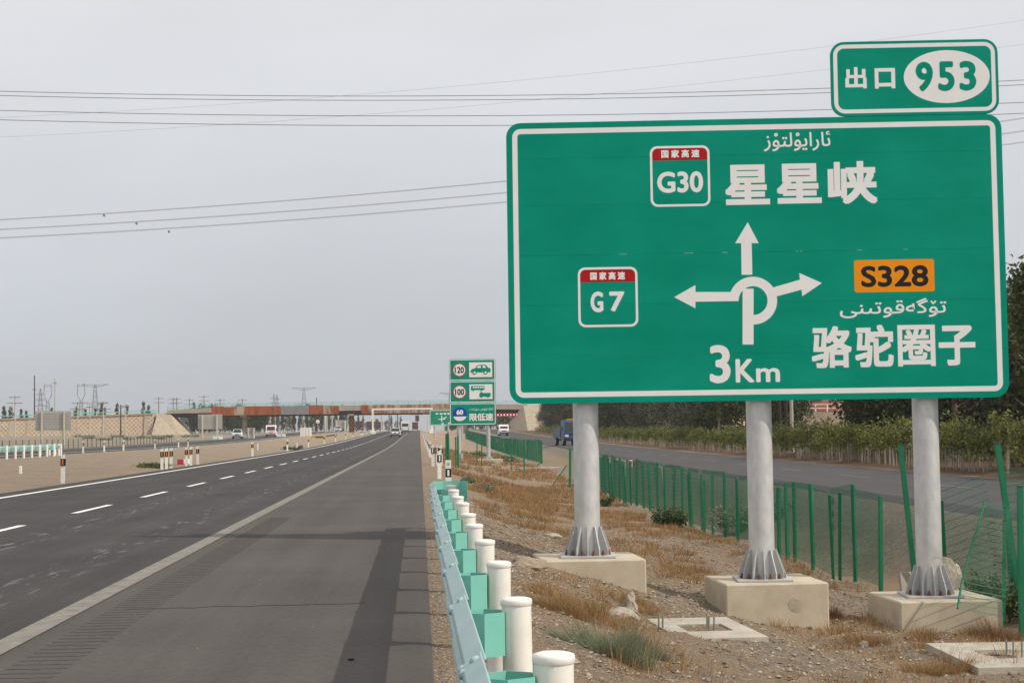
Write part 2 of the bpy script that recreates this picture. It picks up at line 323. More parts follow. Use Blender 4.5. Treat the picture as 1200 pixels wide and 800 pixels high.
def ground_material():
    m = bpy.data.materials.new('dry_ground'); m.use_nodes = True; t = m.node_tree; N = t.nodes; K = t.links.new; b = N['Principled BSDF']
    b.inputs['Roughness'].default_value = 0.95; b.inputs['Specular IOR Level'].default_value = 0.15
    at = N.new('ShaderNodeVertexColor'); at.layer_name = 'zone'
    sp = N.new('ShaderNodeSeparateColor'); K(at.outputs[0], sp.inputs[0])
    c = N.new('ShaderNodeTexCoord')
    def noise(sc, det=6, rough=0.6):
        n_ = N.new('ShaderNodeTexNoise'); n_.inputs['Scale'].default_value = sc; n_.inputs['Detail'].default_value = det; n_.inputs['Roughness'].default_value = rough
        K(c.outputs['Object'], n_.inputs['Vector']); return n_
    def rampc(src, c1, c2, lo=0.3, hi=0.7):
        r_ = N.new('ShaderNodeValToRGB'); r_.color_ramp.elements[0].position = lo; r_.color_ramp.elements[1].position = hi
        r_.color_ramp.elements[0].color = (*c1, 1); r_.color_ramp.elements[1].color = (*c2, 1); K(src, r_.inputs[0]); return r_.outputs[0]
    def mixc(f, a, bb):
        x = N.new('ShaderNodeMixRGB'); K(f, x.inputs[0]); K(a, x.inputs[1]); K(bb, x.inputs[2]); return x.outputs[0]
    n1 = noise(0.55); n2 = noise(9, 8, 0.7); n3 = noise(45, 4)
    vor = N.new('ShaderNodeTexVoronoi'); vor.inputs['Scale'].default_value = 26; K(c.outputs['Object'], vor.inputs['Vector'])
    sand = rampc(n2.outputs['Fac'], (0.325, 0.25, 0.178), (0.46, 0.365, 0.268))
    sand2 = rampc(n3.outputs['Fac'], (0.23, 0.185, 0.14), (0.40, 0.335, 0.26)); sand = mixc(rampc(n1.outputs['Fac'], (0, 0, 0), (.8, .8, .8), 0.42, 0.62), sand, sand2)
    gravel = rampc(n2.outputs['Fac'], (0.235, 0.175, 0.122), (0.58, 0.45, 0.325))
    stone = mixc(rampc(vor.outputs['Color'], (0, 0, 0), (1, 1, 1), 0.55, 0.75), gravel, rampc(n3.outputs['Fac'], (0.10, 0.09, 0.08), (0.42, 0.37, 0.32)))
    earth = rampc(n1.outputs['Fac'], (0.355, 0.236, 0.14), (0.44, 0.325, 0.22))
    patch = rampc(n1.outputs['Fac'], (0, 0, 0), (1, 1, 1), 0.44, 0.58)
    verge = mixc(patch, stone, earth)
    brown = rampc(n2.outputs['Fac'], (0.14, 0.085, 0.055), (0.23, 0.155, 0.105))
    last = mixc(sp.outputs['Red'], sand, verge); last = mixc(sp.outputs['Green'], last, brown)
    pale = rampc(n2.outputs['Fac'], (0.155, 0.14, 0.105), (0.36, 0.325, 0.255)); pale = mixc(rampc(vor.outputs['Color'], (0, 0, 0), (1, 1, 1), 0.5, 0.8), pale, rampc(n3.outputs['Fac'], (0.10, 0.095, 0.07), (0.38, 0.345, 0.275))); last = mixc(sp.outputs['Blue'], last, pale)
    K(last, b.inputs['Base Color'])
    hsum = N.new('ShaderNodeMath'); hsum.operation = 'ADD'; K(n2.outputs['Fac'], hsum.inputs[0]); K(n3.outputs['Fac'], hsum.inputs[1])
    bp = N.new('ShaderNodeBump'); bp.inputs['Strength'].default_value = 1.0; bp.inputs['Distance'].default_value = 0.09
    K(hsum.outputs[0], bp.inputs['Height']); K(bp.outputs[0], b.inputs['Normal'])
    return m
M['ground'] = ground_material()
def wall_material():
    m = bpy.data.materials.new('lattice_masonry'); m.use_nodes = True; t = m.node_tree; N = t.nodes; K = t.links.new; b = N['Principled BSDF']
    b.inputs['Roughness'].default_value = 0.95
    c = N.new('ShaderNodeTexCoord'); mpn = N.new('ShaderNodeMapping'); mpn.inputs['Rotation'].default_value = (0, R(45), 0); mpn.inputs['Scale'].default_value = (1.0, 0.0, 1.0)
    K(c.outputs['Object'], mpn.inputs[0])
    m2 = N.new('ShaderNodeMapping'); m2.inputs['Rotation'].default_value = (R(90), 0, 0); K(mpn.outputs[0], m2.inputs[0])
    br = N.new('ShaderNodeTexBrick'); br.inputs['Scale'].default_value = 1.0; br.inputs['Mortar Size'].default_value = 0.11; br.inputs['Brick Width'].default_value = 0.8; br.inputs['Row Height'].default_value = 0.8; br.offset = 0.0
    br.inputs['Color1'].default_value = (0.335, 0.24, 0.16, 1); br.inputs['Color2'].default_value = (0.385, 0.285, 0.195, 1); br.inputs['Mortar'].default_value = (0.56, 0.45, 0.33, 1)
    K(m2.outputs[0], br.inputs['Vector'])
    nz_ = N.new('ShaderNodeTexNoise'); nz_.inputs['Scale'].default_value = 0.5; K(c.outputs['Object'], nz_.inputs['Vector'])
    mr = N.new('ShaderNodeMapRange'); mr.inputs['To Min'].default_value = 0.8; mr.inputs['To Max'].default_value = 1.15; K(nz_.outputs['Fac'], mr.inputs['Value'])
    h_ = N.new('ShaderNodeHueSaturation'); K(mr.outputs[0], h_.inputs['Value']); K(br.outputs['Color'], h_.inputs['Color'])
    K(h_.outputs[0], b.inputs['Base Color']); return m
M['stone_wall'] = wall_material()
M['rust_pier'] = mat('rusty_pier', (0.2, 0.09, 0.025), 0.9, scale=1, col2=(0.34, 0.18, 0.06))
M['slope_stone'] = mat('slope_paving', (0.33, 0.27, 0.19), 0.95, scale=1.2, col2=(0.46, 0.39, 0.29), detail=8)

# ------------------------------------------------------------------ terrain
def pl(x, pts):
    if x <= pts[0][0]: return pts[0][1]
    for (a, fa), (b, fb) in zip(pts[:-1], pts[1:]):
        if x <= b:
            t = (x-a)/(b-a); return fa+(fb-fa)*t
    return pts[-1][1]
def sm(x, a, b):
    t = min(1, max(0, (x-a)/(b-a))); return t*t*(3-2*t)
_ZR = [(-400, 0), (120, 0), (170, 0.05), (227, 0.33), (300, 0.78), (400, 1.4), (500, 1.9), (650, 2.25), (900, 2.45), (3000, 3.0), (9000, 3.0)]
def zr(Y):                                # long profile of the highway
    return 0.25*pl(Y-18, _ZR)+0.5*pl(Y, _ZR)+0.25*pl(Y+18, _ZR)
_SC = [(-100, 13.2), (60, 13.2), (105, 14.4), (160, 16.0), (290, 17.4), (430, 20), (700, 21), (9000, 21)]
def side_c(Y): return 0.25*pl(Y-12, _SC)+0.5*pl(Y, _SC)+0.25*pl(Y+12, _SC)
SIDE_HW = 2.85
def cross(X, Y):
    if X < -11.8:
        m = 1-sm(Y, 100, 300)
        return pl(X, [(-70, 0.2), (-42, 0.3*m-0.05), (-38, 0.33*m-0.1), (-26, 0.33*m-0.1), (-25.2, 0.33*m-0.02), (-23.5, 0.3*m), (-18, 0.13), (-12.6, 0.0), (-11.8, -0.06)])
    if X <= 0.02: return -0.09
    s = side_c(Y)-13.2
    d = 1-0.25*sm(Y, 60, 120)-0.15*sm(Y, 150, 320)
    if X < 10.2+s:
        k = X if X < 7.5 else 7.5+(X-7.5)*(2.7/(2.7+s))
        z = pl(k, [(0.12, -0.008), (0.75, -0.03), (1.4, -0.22), (2.3, -0.5), (3.4, -0.78), (4.8, -1.04), (7.0, -1.22), (7.9, -1.33), (8.3, -1.25), (9.6, -0.38), (10.2, -0.05)])
        return z*d if z < -0.05 else z
    if X < 16.2+s: return -0.09
    return pl(X-s, [(16.2, -0.03), (16.9, -0.02), (17.8, 0.08), (19, 0.02), (21, 0.05), (26, 0.1), (60, 0.5)])
def bumps(X, Y):
    if 2.6 < X < 7.9 and 18 < Y < 25: dip = -0.15*math.exp(-((X-4.9)/1.1)**2-((Y-21.6)/1.6)**2)-0.05*math.exp(-((X-7)/1.0)**2-((Y-21)/1.2)**2)
    else: dip = 0.0
    w = sm(X, 0.8, 1.8)*(1-sm(X, 8.8, 9.8))*(1-sm(Y, 70, 110))
    v = dip
    if w > 0:
        v += w*(0.08*mnoise.noise(Vector((X*0.55, Y*0.4, 3.1)))+0.06*mnoise.noise(Vector((X*1.5, Y*1.3, 7.7)))+0.035*mnoise.noise(Vector((X*3.6, Y*3.1, 1.7)))+0.03*mnoise.noise(Vector((X*7, Y*7, 4.7))))
    l = sm(-X, 12.4, 14)*(1-sm(-X, 21.5, 23))*(1-sm(Y, 300, 420))
    if l > 0: v += l*(0.14*mnoise.noise(Vector((X*0.22, Y*0.09, 9.1)))+0.03*mnoise.noise(Vector((X*1.1, Y*0.7, 4.1))))
    return v
PADS = ((3.15, 18.1, -.72, .85, 1.35), (6.45, 17.5, -1.0, .95, 1.4))   # levelled spots under the two flush slabs
def zt(X, Y):
    z = zr(Y)+cross(X, Y)+bumps(X, Y)
    if 14 < Y < 21 and 1.5 < X < 8.5:
        for cx, cy, pz, rx, ry in PADS:
            w = math.exp(-((X-cx)/rx)**4-((Y-cy)/ry)**4); z = z*(1-w)+(pz+.25*bumps(X, Y))*w
    return z
def ray(px, py):
    return (AF+AX*((px-600)/FPX)+AU*((400-py)/FPX))
def at(px, py, Y):                       # the point seen there at distance Y along the road
    d = ray(px, py); return Vector((0, 0, CAM_H))+d*(Y/d.y)
def onground(px, py, lo=4.0, hi=420.0):  # the ground point seen there
    d = ray(px, py); d = d/d.y; t = lo; step = 0.1
    while t < hi:
        p = Vector((0, 0, CAM_H))+d*t
        if p.z <= zt(p.x, t): return Vector((p.x, t, zt(p.x, t)))
        t += step; step = 0.1+0.004*t
    return Vector((d.x*hi, hi, zt(d.x*hi, hi)))
def g3(X, Y, dz=0.0): return Vector((X, Y, zt(X, Y)+dz))

def build_ground():
    def lines(segs):
        o = []
        for a, b, n in segs: o += [a+(b-a)*i/n for i in range(n)]
        return o+[segs[-1][1]]
    xs = lines([(-6000, -1500, 4), (-1500, -300, 8), (-300, -70, 12), (-70, -42, 8), (-42, -38, 3), (-38, -26, 4), (-26, -23.5, 4), (-23.5, -12.6, 22), (-12.6, -11.8, 4), (-11.8, 0.03, 4),
                (0.03, 0.8, 5), (0.8, 7.5, 45), (7.5, 10.2, 16), (10.2, 16.2, 4), (16.2, 22, 16), (22, 60, 10), (60, 300, 8), (300, 1500, 6), (1500, 6000, 4)])
    ys = lines([(-60, 3, 10), (3, 34, 160), (34, 70, 60), (70, 130, 36), (130, 300, 34), (300, 700, 32), (700, 2000, 14), (2000, 9000, 8)])
    nx, ny = len(xs), len(ys)
    V = []; C = []
    for Y in ys:
        s = side_c(Y)-13.2
        for X in xs:
            x = X+s*(sm(X, 7.5, 10.0) if X < 60 else 0 if X > 300 else 1)
            z = zt(x, Y)
            V.append((x, Y, z))
            red = sm(x, 0, 0.15); grn = sm(x-s, 16.4, 17.2); blu = sm(x-s, 8.3, 9.3)*(1-sm(x-s, 16.2, 16.6)) + 0.6*sm(-x, 36, 40)
            C += [red, grn, blu, 1.0]
    F = [(j*nx+i, j*nx+i+1, (j+1)*nx+i+1, (j+1)*nx+i) for j in range(ny-1) for i in range(nx-1)]
    me = bpy.data.meshes.new('ground'); me.from_pydata(V, [], F); me.materials.append(M['ground'])
    ca = me.color_attributes.new('zone', 'FLOAT_COLOR', 'POINT'); ca.data.foreach_set('color', C)
    me.polygons.foreach_set('use_smooth', [True]*len(F)); me.update()
    o = bpy.data.objects.new('ground', me); link(o); tag(o, kind='structure')
build_ground()

YS = [-40+4*i for i in range(60)]+[200+10*i for i in range(71)]+[950, 1100, 1400, 2000]
def ribbon(name, fx0, fx1, dz, m, parent=None, ys=YS, kind='structure', skirt=0.0, zf=zr):
    V = []; n = len(ys)
    for Y in ys:
        a, b = fx0(Y), fx1(Y); z = zf(Y)+dz
        if skirt: V += [(a-0.25, Y, z-skirt), (a, Y, z), (b, Y, z), (b+0.12, Y, z-skirt)]
        else: V += [(a, Y, z), (b, Y, z)]
    k = 4 if skirt else 2
    F = [(j*k+i, j*k+i+1, (j+1)*k+i+1, (j+1)*k+i) for j in range(n-1) for i in range(k-1)]
    o = MB().add(V, F).build(name, m, parent)
    if kind and parent is None: tag(o, kind=kind)
    return o
c_ = lambda v: (lambda Y: v)
highway = ribbon('highway', c_(-11.55), c_(-3.12), 0.0, M['lane'], skirt=0.12)
ribbon('hard_shoulder', c_(-3.12), c_(0.06), 0.003, M['shoulder'], highway, skirt=0.12)
ribbon('edge_line', c_(-10.75), c_(-10.55), 0.006, M['paint'], highway)
ribbon('edge_line', c_(-3.18), c_(-2.96), 0.009, M['paint_worn'], highway)
dash = MB().add([(-0.075, 0, 0), (0.075, 0, 0), (0.075, 3.8, 0), (-0.075, 3.8, 0)], [(0, 1, 2, 3)]).mesh('lane_dash', M['paint'])
y = 1.0
while y < 420:
    dz = (zr(y+3.8)-zr(y))/3.8
    inst(dash, 'lane_dash', highway, (-6.92, y, zr(y)+0.006), (math.atan(dz), 0, 0)); y += 8.0
rum = MB()
yy = 3.0
while yy < 30:
    rum.box((-2.55, yy, 0.004), (0.40, 0.07, 0.004)); yy += 0.2
tag(rum.build('rumble_strip', M['rumble'], highway), kind='stuff')
def crack(pts, w, name='crack'):
    mb = MB()
    for (a, b), (c, d) in zip(pts[:-1], pts[1:]):
        mb.add([(a, b-w, .0075), (c, d-w, .0075), (c, d+w, .0075), (a, b+w, .0075)], [(0, 1, 2, 3)])
    return mb.build(name, M['rumble_tar'], highway)
M['rumble_tar'] = mat('tar_seal', (0.035, 0.032, 0.031), 0.8, var=0.2)
ck = random.Random(6)
for y0, x0, x1, sl_ in ((36, -2.4, .03, .9), (47, -1.6, .03, .5), (64, -3.0, .03, 1.2), (14.6, -2.6, -.5, .15), (88, -3, .03, 2), (110, -3, .03, 1)):
    P_ = [(x0+(x1-x0)*i/14, y0+sl_*i/14+ck.uniform(-.05, .05)*(1+y0/60)) for i in range(15)]; crack(P_, .008+.0004*y0)
side = ribbon('side_road', lambda Y: side_c(Y)-SIDE_HW, lambda Y: side_c(Y)+SIDE_HW, 0.0, M['side_asphalt'], skirt=0.12)
dash2 = MB().add([(-0.06, 0, 0), (0.06, 0, 0), (0.06, 3.5, 0), (-0.06, 3.5, 0)], [(0, 1, 2, 3)]).mesh('side_dash', M['dash_worn'])
y = 20.0
while y < 200:
    a = math.atan((side_c(y+3.5)-side_c(y))/3.5)
    inst(dash2, 'lane_dash', side, (side_c(y), y, zr(y)+0.008), (0, 0, -a)); y += 9.0
def zo(Y): return zr(Y)+0.33*(1-sm(Y, 100, 300))
opp = ribbon('opposite_carriageway', c_(-37.2), c_(-26.6), 0.0, M['lane'], skirt=0.12, zf=zo)
ribbon('edge_line', c_(-27.2), c_(-26.95), 0.005, M['paint'], opp, zf=zo)
ribbon('edge_line', c_(-35.2), c_(-34.95), 0.005, M['paint'], opp, zf=zo)

# ------------------------------------------------------------------ lettering
def text(body, bx_, m, parent, bold=0.0, y=-0.0015, name='lettering'):
    cu = bpy.data.curves.new('tmp', 'FONT'); cu.body = body; cu.resolution_u = 4
    ob = bpy.data.objects.new('tmp', cu); COL.objects.link(ob)
    dg = bpy.context.evaluated_depsgraph_get(); ev = ob.evaluated_get(dg); me = ev.to_mesh()
    vv = [v.co.copy() for v in me.vertices]; ff = [tuple(p.vertices) for p in me.polygons]
    ev.to_mesh_clear(); bpy.data.objects.remove(ob); bpy.data.curves.remove(cu)
    par = list(range(len(vv)))
    def find(a):
        while par[a] != a: par[a] = par[par[a]]; a = par[a]
        return a
    for f_ in ff:
        for q in f_[1:]: par[find(q)] = find(f_[0])
    used = {}; isl = [used.setdefault(find(i), len(used)) for i in range(len(vv))]
    x0 = min(v.x for v in vv); x1 = max(v.x for v in vv); y0 = min(v.y for v in vv); y1 = max(v.y for v in vv)
    l, b, r, t = bx_; sx = (r-l-2*bold)/(x1-x0); sz = (t-b-2*bold)/(y1-y0)
    mb = MB(); k = 0
    sh = [(0, 0)]
    if bold and ord(body[0]) > 0x3000: sh += [(bold*a, bold*b2) for a in (-1, 0, 1) for b2 in (-1, 0, 1) if a or b2]
    elif bold: sh += [(bold*math.cos(R(a)), bold*math.sin(R(a))) for a in range(0, 360, 45)]
    for dx, dz in sh:
        V = [(l+bold+(v.x-x0)*sx+dx, y-0.00006*k-0.00001*(isl[i] % 6), b+bold+(v.y-y0)*sz+dz) for i, v in enumerate(vv)]
        mb.add(V, ff); k += 1
    return mb.build(name, m, parent)
AR = lambda l: ''.join(chr(q) for q in reversed(l))
AR1 = AR([0xFE8B, 0xFE8E, 0xFEAD, 0xFE8D, 0xFEF3, 0xFBD8, 0xFEDF, 0xFE98, 0xFBD8, 0xFEAF])
AR2 = AR([0xFE97, 0xFBDA, 0xFB94, 0xFEEA, 0xFED7, 0xFEEE, 0xFE97, 0xFBE9, 0xFEE8, 0xFEF0])
AR3 = AR([0xFE8B, 0xFEEA, 0xFBD3, 0x20, 0xFE97, 0xFBDA, 0xFBDE, 0xFEEA, 0xFEE5, 0x20, 0xFEB3, 0xFBD7, 0xFEAD, 0xFE8B, 0xFEEA, 0xFE95])

def board(parent, name, x0, z0, x1, z1, rad, seams, m, thick=0.035):
    """boards of extruded strips laid one on another, each a piece of its own"""
    zs = [z0]+seams+[z1]; P = rr(x0, z0, x1, z1, rad)
    obs = []
    for a, b in zip(zs[:-1], zs[1:]):
        lo = a+(0.0009 if a > z0 else 0); hi = b-(0.0009 if b < z1 else 0)
        def xr(z):
            if z < z0+rad: d = rad-math.sqrt(max(0, rad*rad-(z0+rad-z)**2))
            elif z > z1-rad: d = rad-math.sqrt(max(0, rad*rad-(z-z1+rad)**2))
            else: d = 0
            return x0+d, x1-d
        pts = sorted(set([lo, hi]+[q[1] for q in P if lo < q[1] < hi]))
        poly = [(xr(z)[1], z) for z in pts]+[(xr(z)[0], z) for z in reversed(pts)]
        obs.append(MB().prism(poly, 0.0, thick, 'xz').build(name, m, parent))
    return obs
def frame_line(parent, x0, z0, x1, z1, rad, inset, w, m, y=-0.0008, name='border'):
    return ringsheet(rr(x0+inset, z0+inset, x1-inset, z1-inset, rad-inset), rr(x0+inset+w, z0+inset+w, x1-inset-w, z1-inset-w, max(0.01, rad-inset-w)), y, name, m, parent)

def shield(parent, x0, z0, x1, z1, zh, glyphs, hdr, idx):
    P0 = rr(x0, z0, x1, z1, 0.1)
    fr = ringsheet(P0, rr(x0+.032, z0+.032, x1-.032, z1-.032, 0.075), -0.0012, 'route_shield', M['white'], parent)
    q = [p for p in rr(x0+.03, z0+.03, x1-.03, z1-.03, 0.075) if p[1] >= zh]
    sheet([(x1-.03, zh)]+q+[(x0+.03, zh)], -0.0008, 'header', M['red'], fr)
    for body, b in glyphs: text(body, b, M['white'], fr, bold=0.012)
    text('国 家 高 速', hdr, M['white'], fr, bold=0.004, y=-0.0016)
    return fr

YAW = math.atan2(-0.6, 6.86)
SGN = thing('direction_sign', 'large green direction sign on three galvanised poles with roundabout arrows and exit plate 953', 'road sign', (1.25, 22.5, 1.9), YAW)
SW, SH = 6.886, 3.93
board(SGN, 'sign_strip', 0, 0, SW, SH, 0.2, [0.66, 1.36, 2.06, 2.76, 3.42], M['green'])
frame_line(SGN, 0, 0, SW, SH, 0.2, 0.085, 0.072, M['white'])
text(AR1, (3.594, 3.464, 4.517, 3.734), M['white'], SGN, bold=0.0025)
for b_, g_ in (((3.042, 2.723, 3.663, 3.285), '星'), ((3.758, 2.728, 4.379, 3.288), '星'), ((4.468, 2.709, 5.151, 3.306), '峡')):
    text(g_, b_, M['white'], SGN, bold=0.02)
shield(SGN, 2.006, 2.716, 2.837, 3.567, 3.363, [('G30', (2.099, 2.907, 2.740, 3.207))], (2.165, 3.40, 2.695, 3.512), 0)
shield(SGN, 0.973, 1.051, 1.803, 1.885, 1.676, [('G', (1.144, 1.256, 1.322, 1.547)), ('7', (1.405, 1.263, 1.619, 1.543))], (1.146, 1.708, 1.629, 1.818), 1)
pl_ = sheet(rr(4.801, 1.475, 5.904, 1.925, 0.03), -0.001, 'route_plate', M['orange'], SGN)
text('S328', (4.895, 1.546, 5.822, 1.842), M['black'], pl_, bold=0.012, y=-0.002)
text(AR2, (4.590, 1.120, 6.056, 1.386), M['white'], SGN, bold=0.0025)
for b_, g_ in (((4.189, 0.436, 4.741, 1.015), '骆'), ((4.788, 0.439, 5.315, 1.024), '驼'), ((5.374, 0.442, 5.889, 1.014), '圈'), ((5.936, 0.446, 6.438, 1.000), '子')):
    text(g_, b_, M['white'], SGN, bold=0.016 if g_ != '圈' else 0.012)
text('3', (2.778, 0.246, 3.067, 0.778), M['white'], SGN, bold=0.018)
text('K', (3.135, 0.253, 3.394, 0.578), M['white'], SGN, bold=0.012)
text('m', (3.416, 0.254, 3.746, 0.449), M['white'], SGN, bold=0.01)
sc_ = random.Random(3)
for i in range(8):
    x_ = sc_.uniform(1.5, 5.5); l_ = sc_.uniform(.02, .13); sheet([(x_, 2.0615), (x_+l_, 2.061), (x_+l_*.9, 2.0645), (x_+l_*.1, 2.064)], -0.0008, 'scratch', M['white'], SGN)
# roundabout arrows, one printed symbol
ar = MB()
def poly_(P, y): ar.add(flat(P, y), [tuple(range(len(P)))])
poly_([(3.395, 1.745), (3.395, 2.186), (3.493, 2.183), (3.347, 2.479), (3.167, 2.189), (3.25, 2.188), (3.246, 1.747)][::1], -0.001)
cx, cz, ro, ri = 3.398, 1.386, 0.332, 0.20
n_ = 48; A_ = [R(180-270*i/n_) for i in range(n_+1)]
ar.add(flat([(cx+ro*math.cos(a), cz+ro*math.sin(a)) for a in A_]+[(cx+ri*math.cos(a), cz+ri*math.sin(a)) for a in A_], -0.001), [(i, n_+1+i, n_+2+i, i+1)[::-1] for i in range(n_)])
poly_([(2.307, 1.452), (2.598, 1.291), (2.6, 1.383), (3.2, 1.382), (3.142, 1.51), (2.603, 1.519), (2.605, 1.615)], -0.0012)
poly_([(3.69, 1.43), (4.069, 1.527), (4.078, 1.434), (4.354, 1.615), (4.043, 1.759), (4.051, 1.666), (3.64, 1.553)], -0.0014)
poly_([(3.408, 1.552), (3.256, 1.555), (3.239, 0.779), (3.391, 0.776)], -0.0016)
ar.build('arrow_symbol', M['white'], SGN)
# exit number plate above the board
EX0, EZ0, EX1, EZ1 = 4.545, 3.936, 6.865, 4.985
ex = board(SGN, 'exit_plate', EX0, EZ0, EX1, EZ1, 0.19, [], M['green'])[0]
frame_line(ex, EX0, EZ0, EX1, EZ1, 0.19, 0.04, 0.055, M['white'])
text('出', (4.746, 4.324, 5.042, 4.625), M['white'], ex, bold=0.011); text('口', (5.154, 4.316, 5.437, 4.604), M['white'], ex, bold=0.013)
sheet(ell(6.151, 4.467, 0.595, 0.372), -0.001, 'oval', M['white'], ex)
for g_, b_ in (('9', (5.722, 4.263, 5.962, 4.683)), ('5', (6.03, 4.263, 6.26, 4.683)), ('3', (6.325, 4.263, 6.559, 4.683))):
    text(g_, b_, M['green'], ex, bold=0.019, y=-0.002)
# poles, ribs, base plates; rails behind the boards
ci = math.cos(YAW); si = math.sin(YAW)
def sign_local(X, Y): dx, dy = X-1.25, Y-22.5; return (dx*ci+dy*si, -dx*si+dy*ci)
for k in range(5): MB().box((SW/2, 0.07, 0.45+0.75*k), (SW-0.4, 0.07, 0.06)).build('rail', M['galv_dull'], SGN)
for k in (5.0, 6.4): MB().box((k, 0.075, 4.3), (0.07, 0.07, 1.3)).build('bracket', M['galv_dull'], SGN)
POLE_R = 0.178
def rib_mesh():
    r = POLE_R
    return MB().prism([(r-0.01, 0.03), (r+0.145, 0.03), (r+0.145, 0.11), (r+0.03, 0.42), (r-0.01, 0.42)], -0.008, 0.008, 'xz').mesh('rib', M['galv_dull'])
ribm = rib_mesh(); nutm = MB().tube((0, 0, 0.03), (0, 0, 0.10), 0.016, n=6).tube((0, 0, 0.03), (0, 0, 0.062), 0.028, n=6).mesh('bolt', M['rustbolt'])
for (X, Y, zb) in ((2.34, 22.86, -0.235), (4.77, 22.85, -0.583), (7.07, 22.62, -0.83)):
    lx, ly = sign_local(X, Y); ly = 0.105+POLE_R; zb -= 1.9
    po = MB().tube((0, 0, 0.02), (0, 0, 3.75-zb), POLE_R, n=32).build('pole', M['galv'], SGN, (lx, ly, zb))
    MB().cbox((0, 0, 0.015), (0.76, 0.76, 0.03), 0.004).build('base_plate', M['galv_dull'], po)
    for i in range(12):
        a = R(30*i-90)
        inst(ribm, 'rib', po, (0, 0, 0), (0, 0, a))
        a2 = a+R(15); inst(nutm, 'bolt', po, (0.30*math.cos(a2), 0.30*math.sin(a2), 0))
def footing(X, Y, zt_, lab, h=0.95, w=1.42, d=1.45):
    mb = MB().cbox((0, 0, -h/2), (w, d, h), 0.018)
    o = mb.build('concrete_footing', M['concrete'], None, (X, Y, zt_), (0, 0, R(1.5)))
    return tag(o, lab, 'footing', 'footings of the large direction sign')
footing(2.33, 22.78, -0.237, 'beige concrete footing half buried in dry grass below the pole next to the guardrail')
footing(4.80, 22.62, -0.585, 'beige concrete footing with dark round stain below the middle pole of the big sign')
fq = bpy.data.objects['concrete_footing.001']
sheet([(.24+.10*math.cos(R(a))*(1+.12*math.sin(R(3*a))), -.02+.10*math.sin(R(a))*(1+.15*math.cos(R(2*a+40)))) for a in range(0, 360, 10)], -.7275, 'stain', mat('stain', (0.30, 0.26, 0.2), 0.95, scale=9, col2=(0.5, 0.435, 0.335)), fq).location = (0, 0, -.28)
footing(7.09, 22.3, -0.832, 'low beige concrete footing beside the fallen green mesh below the pole nearest the fence')

# ------------------------------------------------------------------ speed limit sign
def px2m(d): return d/FPX
SD = 119.0
o_ = at(527, 498, SD)
SP = thing('speed_limit_sign', 'green speed limit sign of three stacked panels reading 120, 100 and 60', 'road sign', (o_.x, SD, o_.z), R(-2))
u = px2m(SD)
PW = 54.3*u
def lp(px, py): q = at(px, py, SD); return (q.x-o_.x, q.z-o_.z)
def speed_panel(z0, z1, seams=[]):
    p = board(SP, 'panel', 0, z0, PW, z1, 0.14, [], M['green'], 0.04)[0]
    frame_line(p, 0, z0, PW, z1, 0.14, 0.03, 0.055, M['white'], y=-0.012); return p
def disc(p, cx, cz, r, ring, inner, y=-0.014):
    d = sheet(ell(cx, cz, r, r), y, 'disc', ring, p)
    if inner: sheet(ell(cx, cz, r*0.86, r*0.86), y-0.008, 'disc_centre', inner, p)
hz = 25.6*u
z3 = (0, hz); z2 = (hz+0.02, 2*hz+0.01); z1 = (2*hz+0.03, 3*hz+0.02)
p3 = speed_panel(*z3); p2 = speed_panel(*z2); p1 = speed_panel(*z1)
cx = 12.0*u; r = 8.1*u
for p, (a, b), t in ((p1, z1, '120'), (p2, z2, '100')):
    cz = (a+b)/2; disc(p, cx, cz, r, M['red'], M['white'])
    text(t, (cx-r*0.66, cz-r*0.46, cx+r*0.66, cz+r*0.46), M['black'], p, bold=0.014, y=-0.03)
    sheet([(23.5*u, cz-8.7*u), (50.5*u, cz-8.7*u), (50.5*u, cz+8.7*u), (23.5*u, cz+8.7*u)], -0.014, 'pictogram_plate', M['white'], p)
def picto(p, P, y=-0.024, m='green'): return sheet(P, y, 'pictogram', M[m], p)
cz = sum(z1)/2; X0 = 25.2*u; Wd = 23.6*u
S_ = lambda a, b: (X0+a*Wd, cz+b*Wd)
picto(p1, [S_(*q) for q in ((0, -.13), (.97, -.13), (1, -.02), (.97, .07), (.87, .10), (.76, .24), (.36, .24), (.23, .08), (.06, .03), (0, -.05))])
for a in (0.30, 0.60): picto(p1, [S_(*q) for q in ((a, .09), (a+.21 if a < .5 else a+.17, .09), (a+.21 if a < .5 else a+.11, .20), (a+.09 if a < .5 else a, .20))], -0.03, 'white')
for a in (0.2, 0.74):
    sheet(ell(S_(a, -.14)[0], S_(a, -.14)[1], .1*Wd, .1*Wd, 16), -0.034, 'pictogram', M['green'], p1); sheet(ell(S_(a, -.14)[0], S_(a, -.14)[1], .055*Wd, .055*Wd, 16), -0.04, 'pictogram', M['white'], p1)
cz = sum(z2)/2
S_ = lambda a, b: (X0+a*Wd, cz+b*Wd)
picto(p2, [S_(*q) for q in ((0, .09), (.68, .09), (.68, .29), (.02, .29))])
for k in range(5): picto(p2, [S_(.1+.115*k, .18), S_(.19+.115*k, .18), S_(.19+.115*k, .25), S_(.1+.115*k, .25)], -0.03, 'white')
picto(p2, [S_(*q) for q in ((.42, -.25), (.98, -.25), (.98, -.06), (.58, -.06), (.58, -.02), (.47, -.02), (.42, -.13))])
for a, b in ((.12, .09), (.53, .09), (.52, -.25), (.85, -.25)): sheet(ell(*S_(a, b), .05*Wd, .05*Wd, 14), -0.034, 'pictogram', M['green'], p2)
cz = sum(z3)/2
disc(p3, cx, cz, r, M['blue'], None)
cut = ell(cx, cz, r*1.01, r*1.01, 24, 200, 340)
sheet(cut, -0.022, 'disc_base', M['white'], p3)
text('60', (cx-r*.5, cz-r*.1, cx+r*.5, cz+r*.62), M['white'], p3, bold=0.03, y=-0.03)
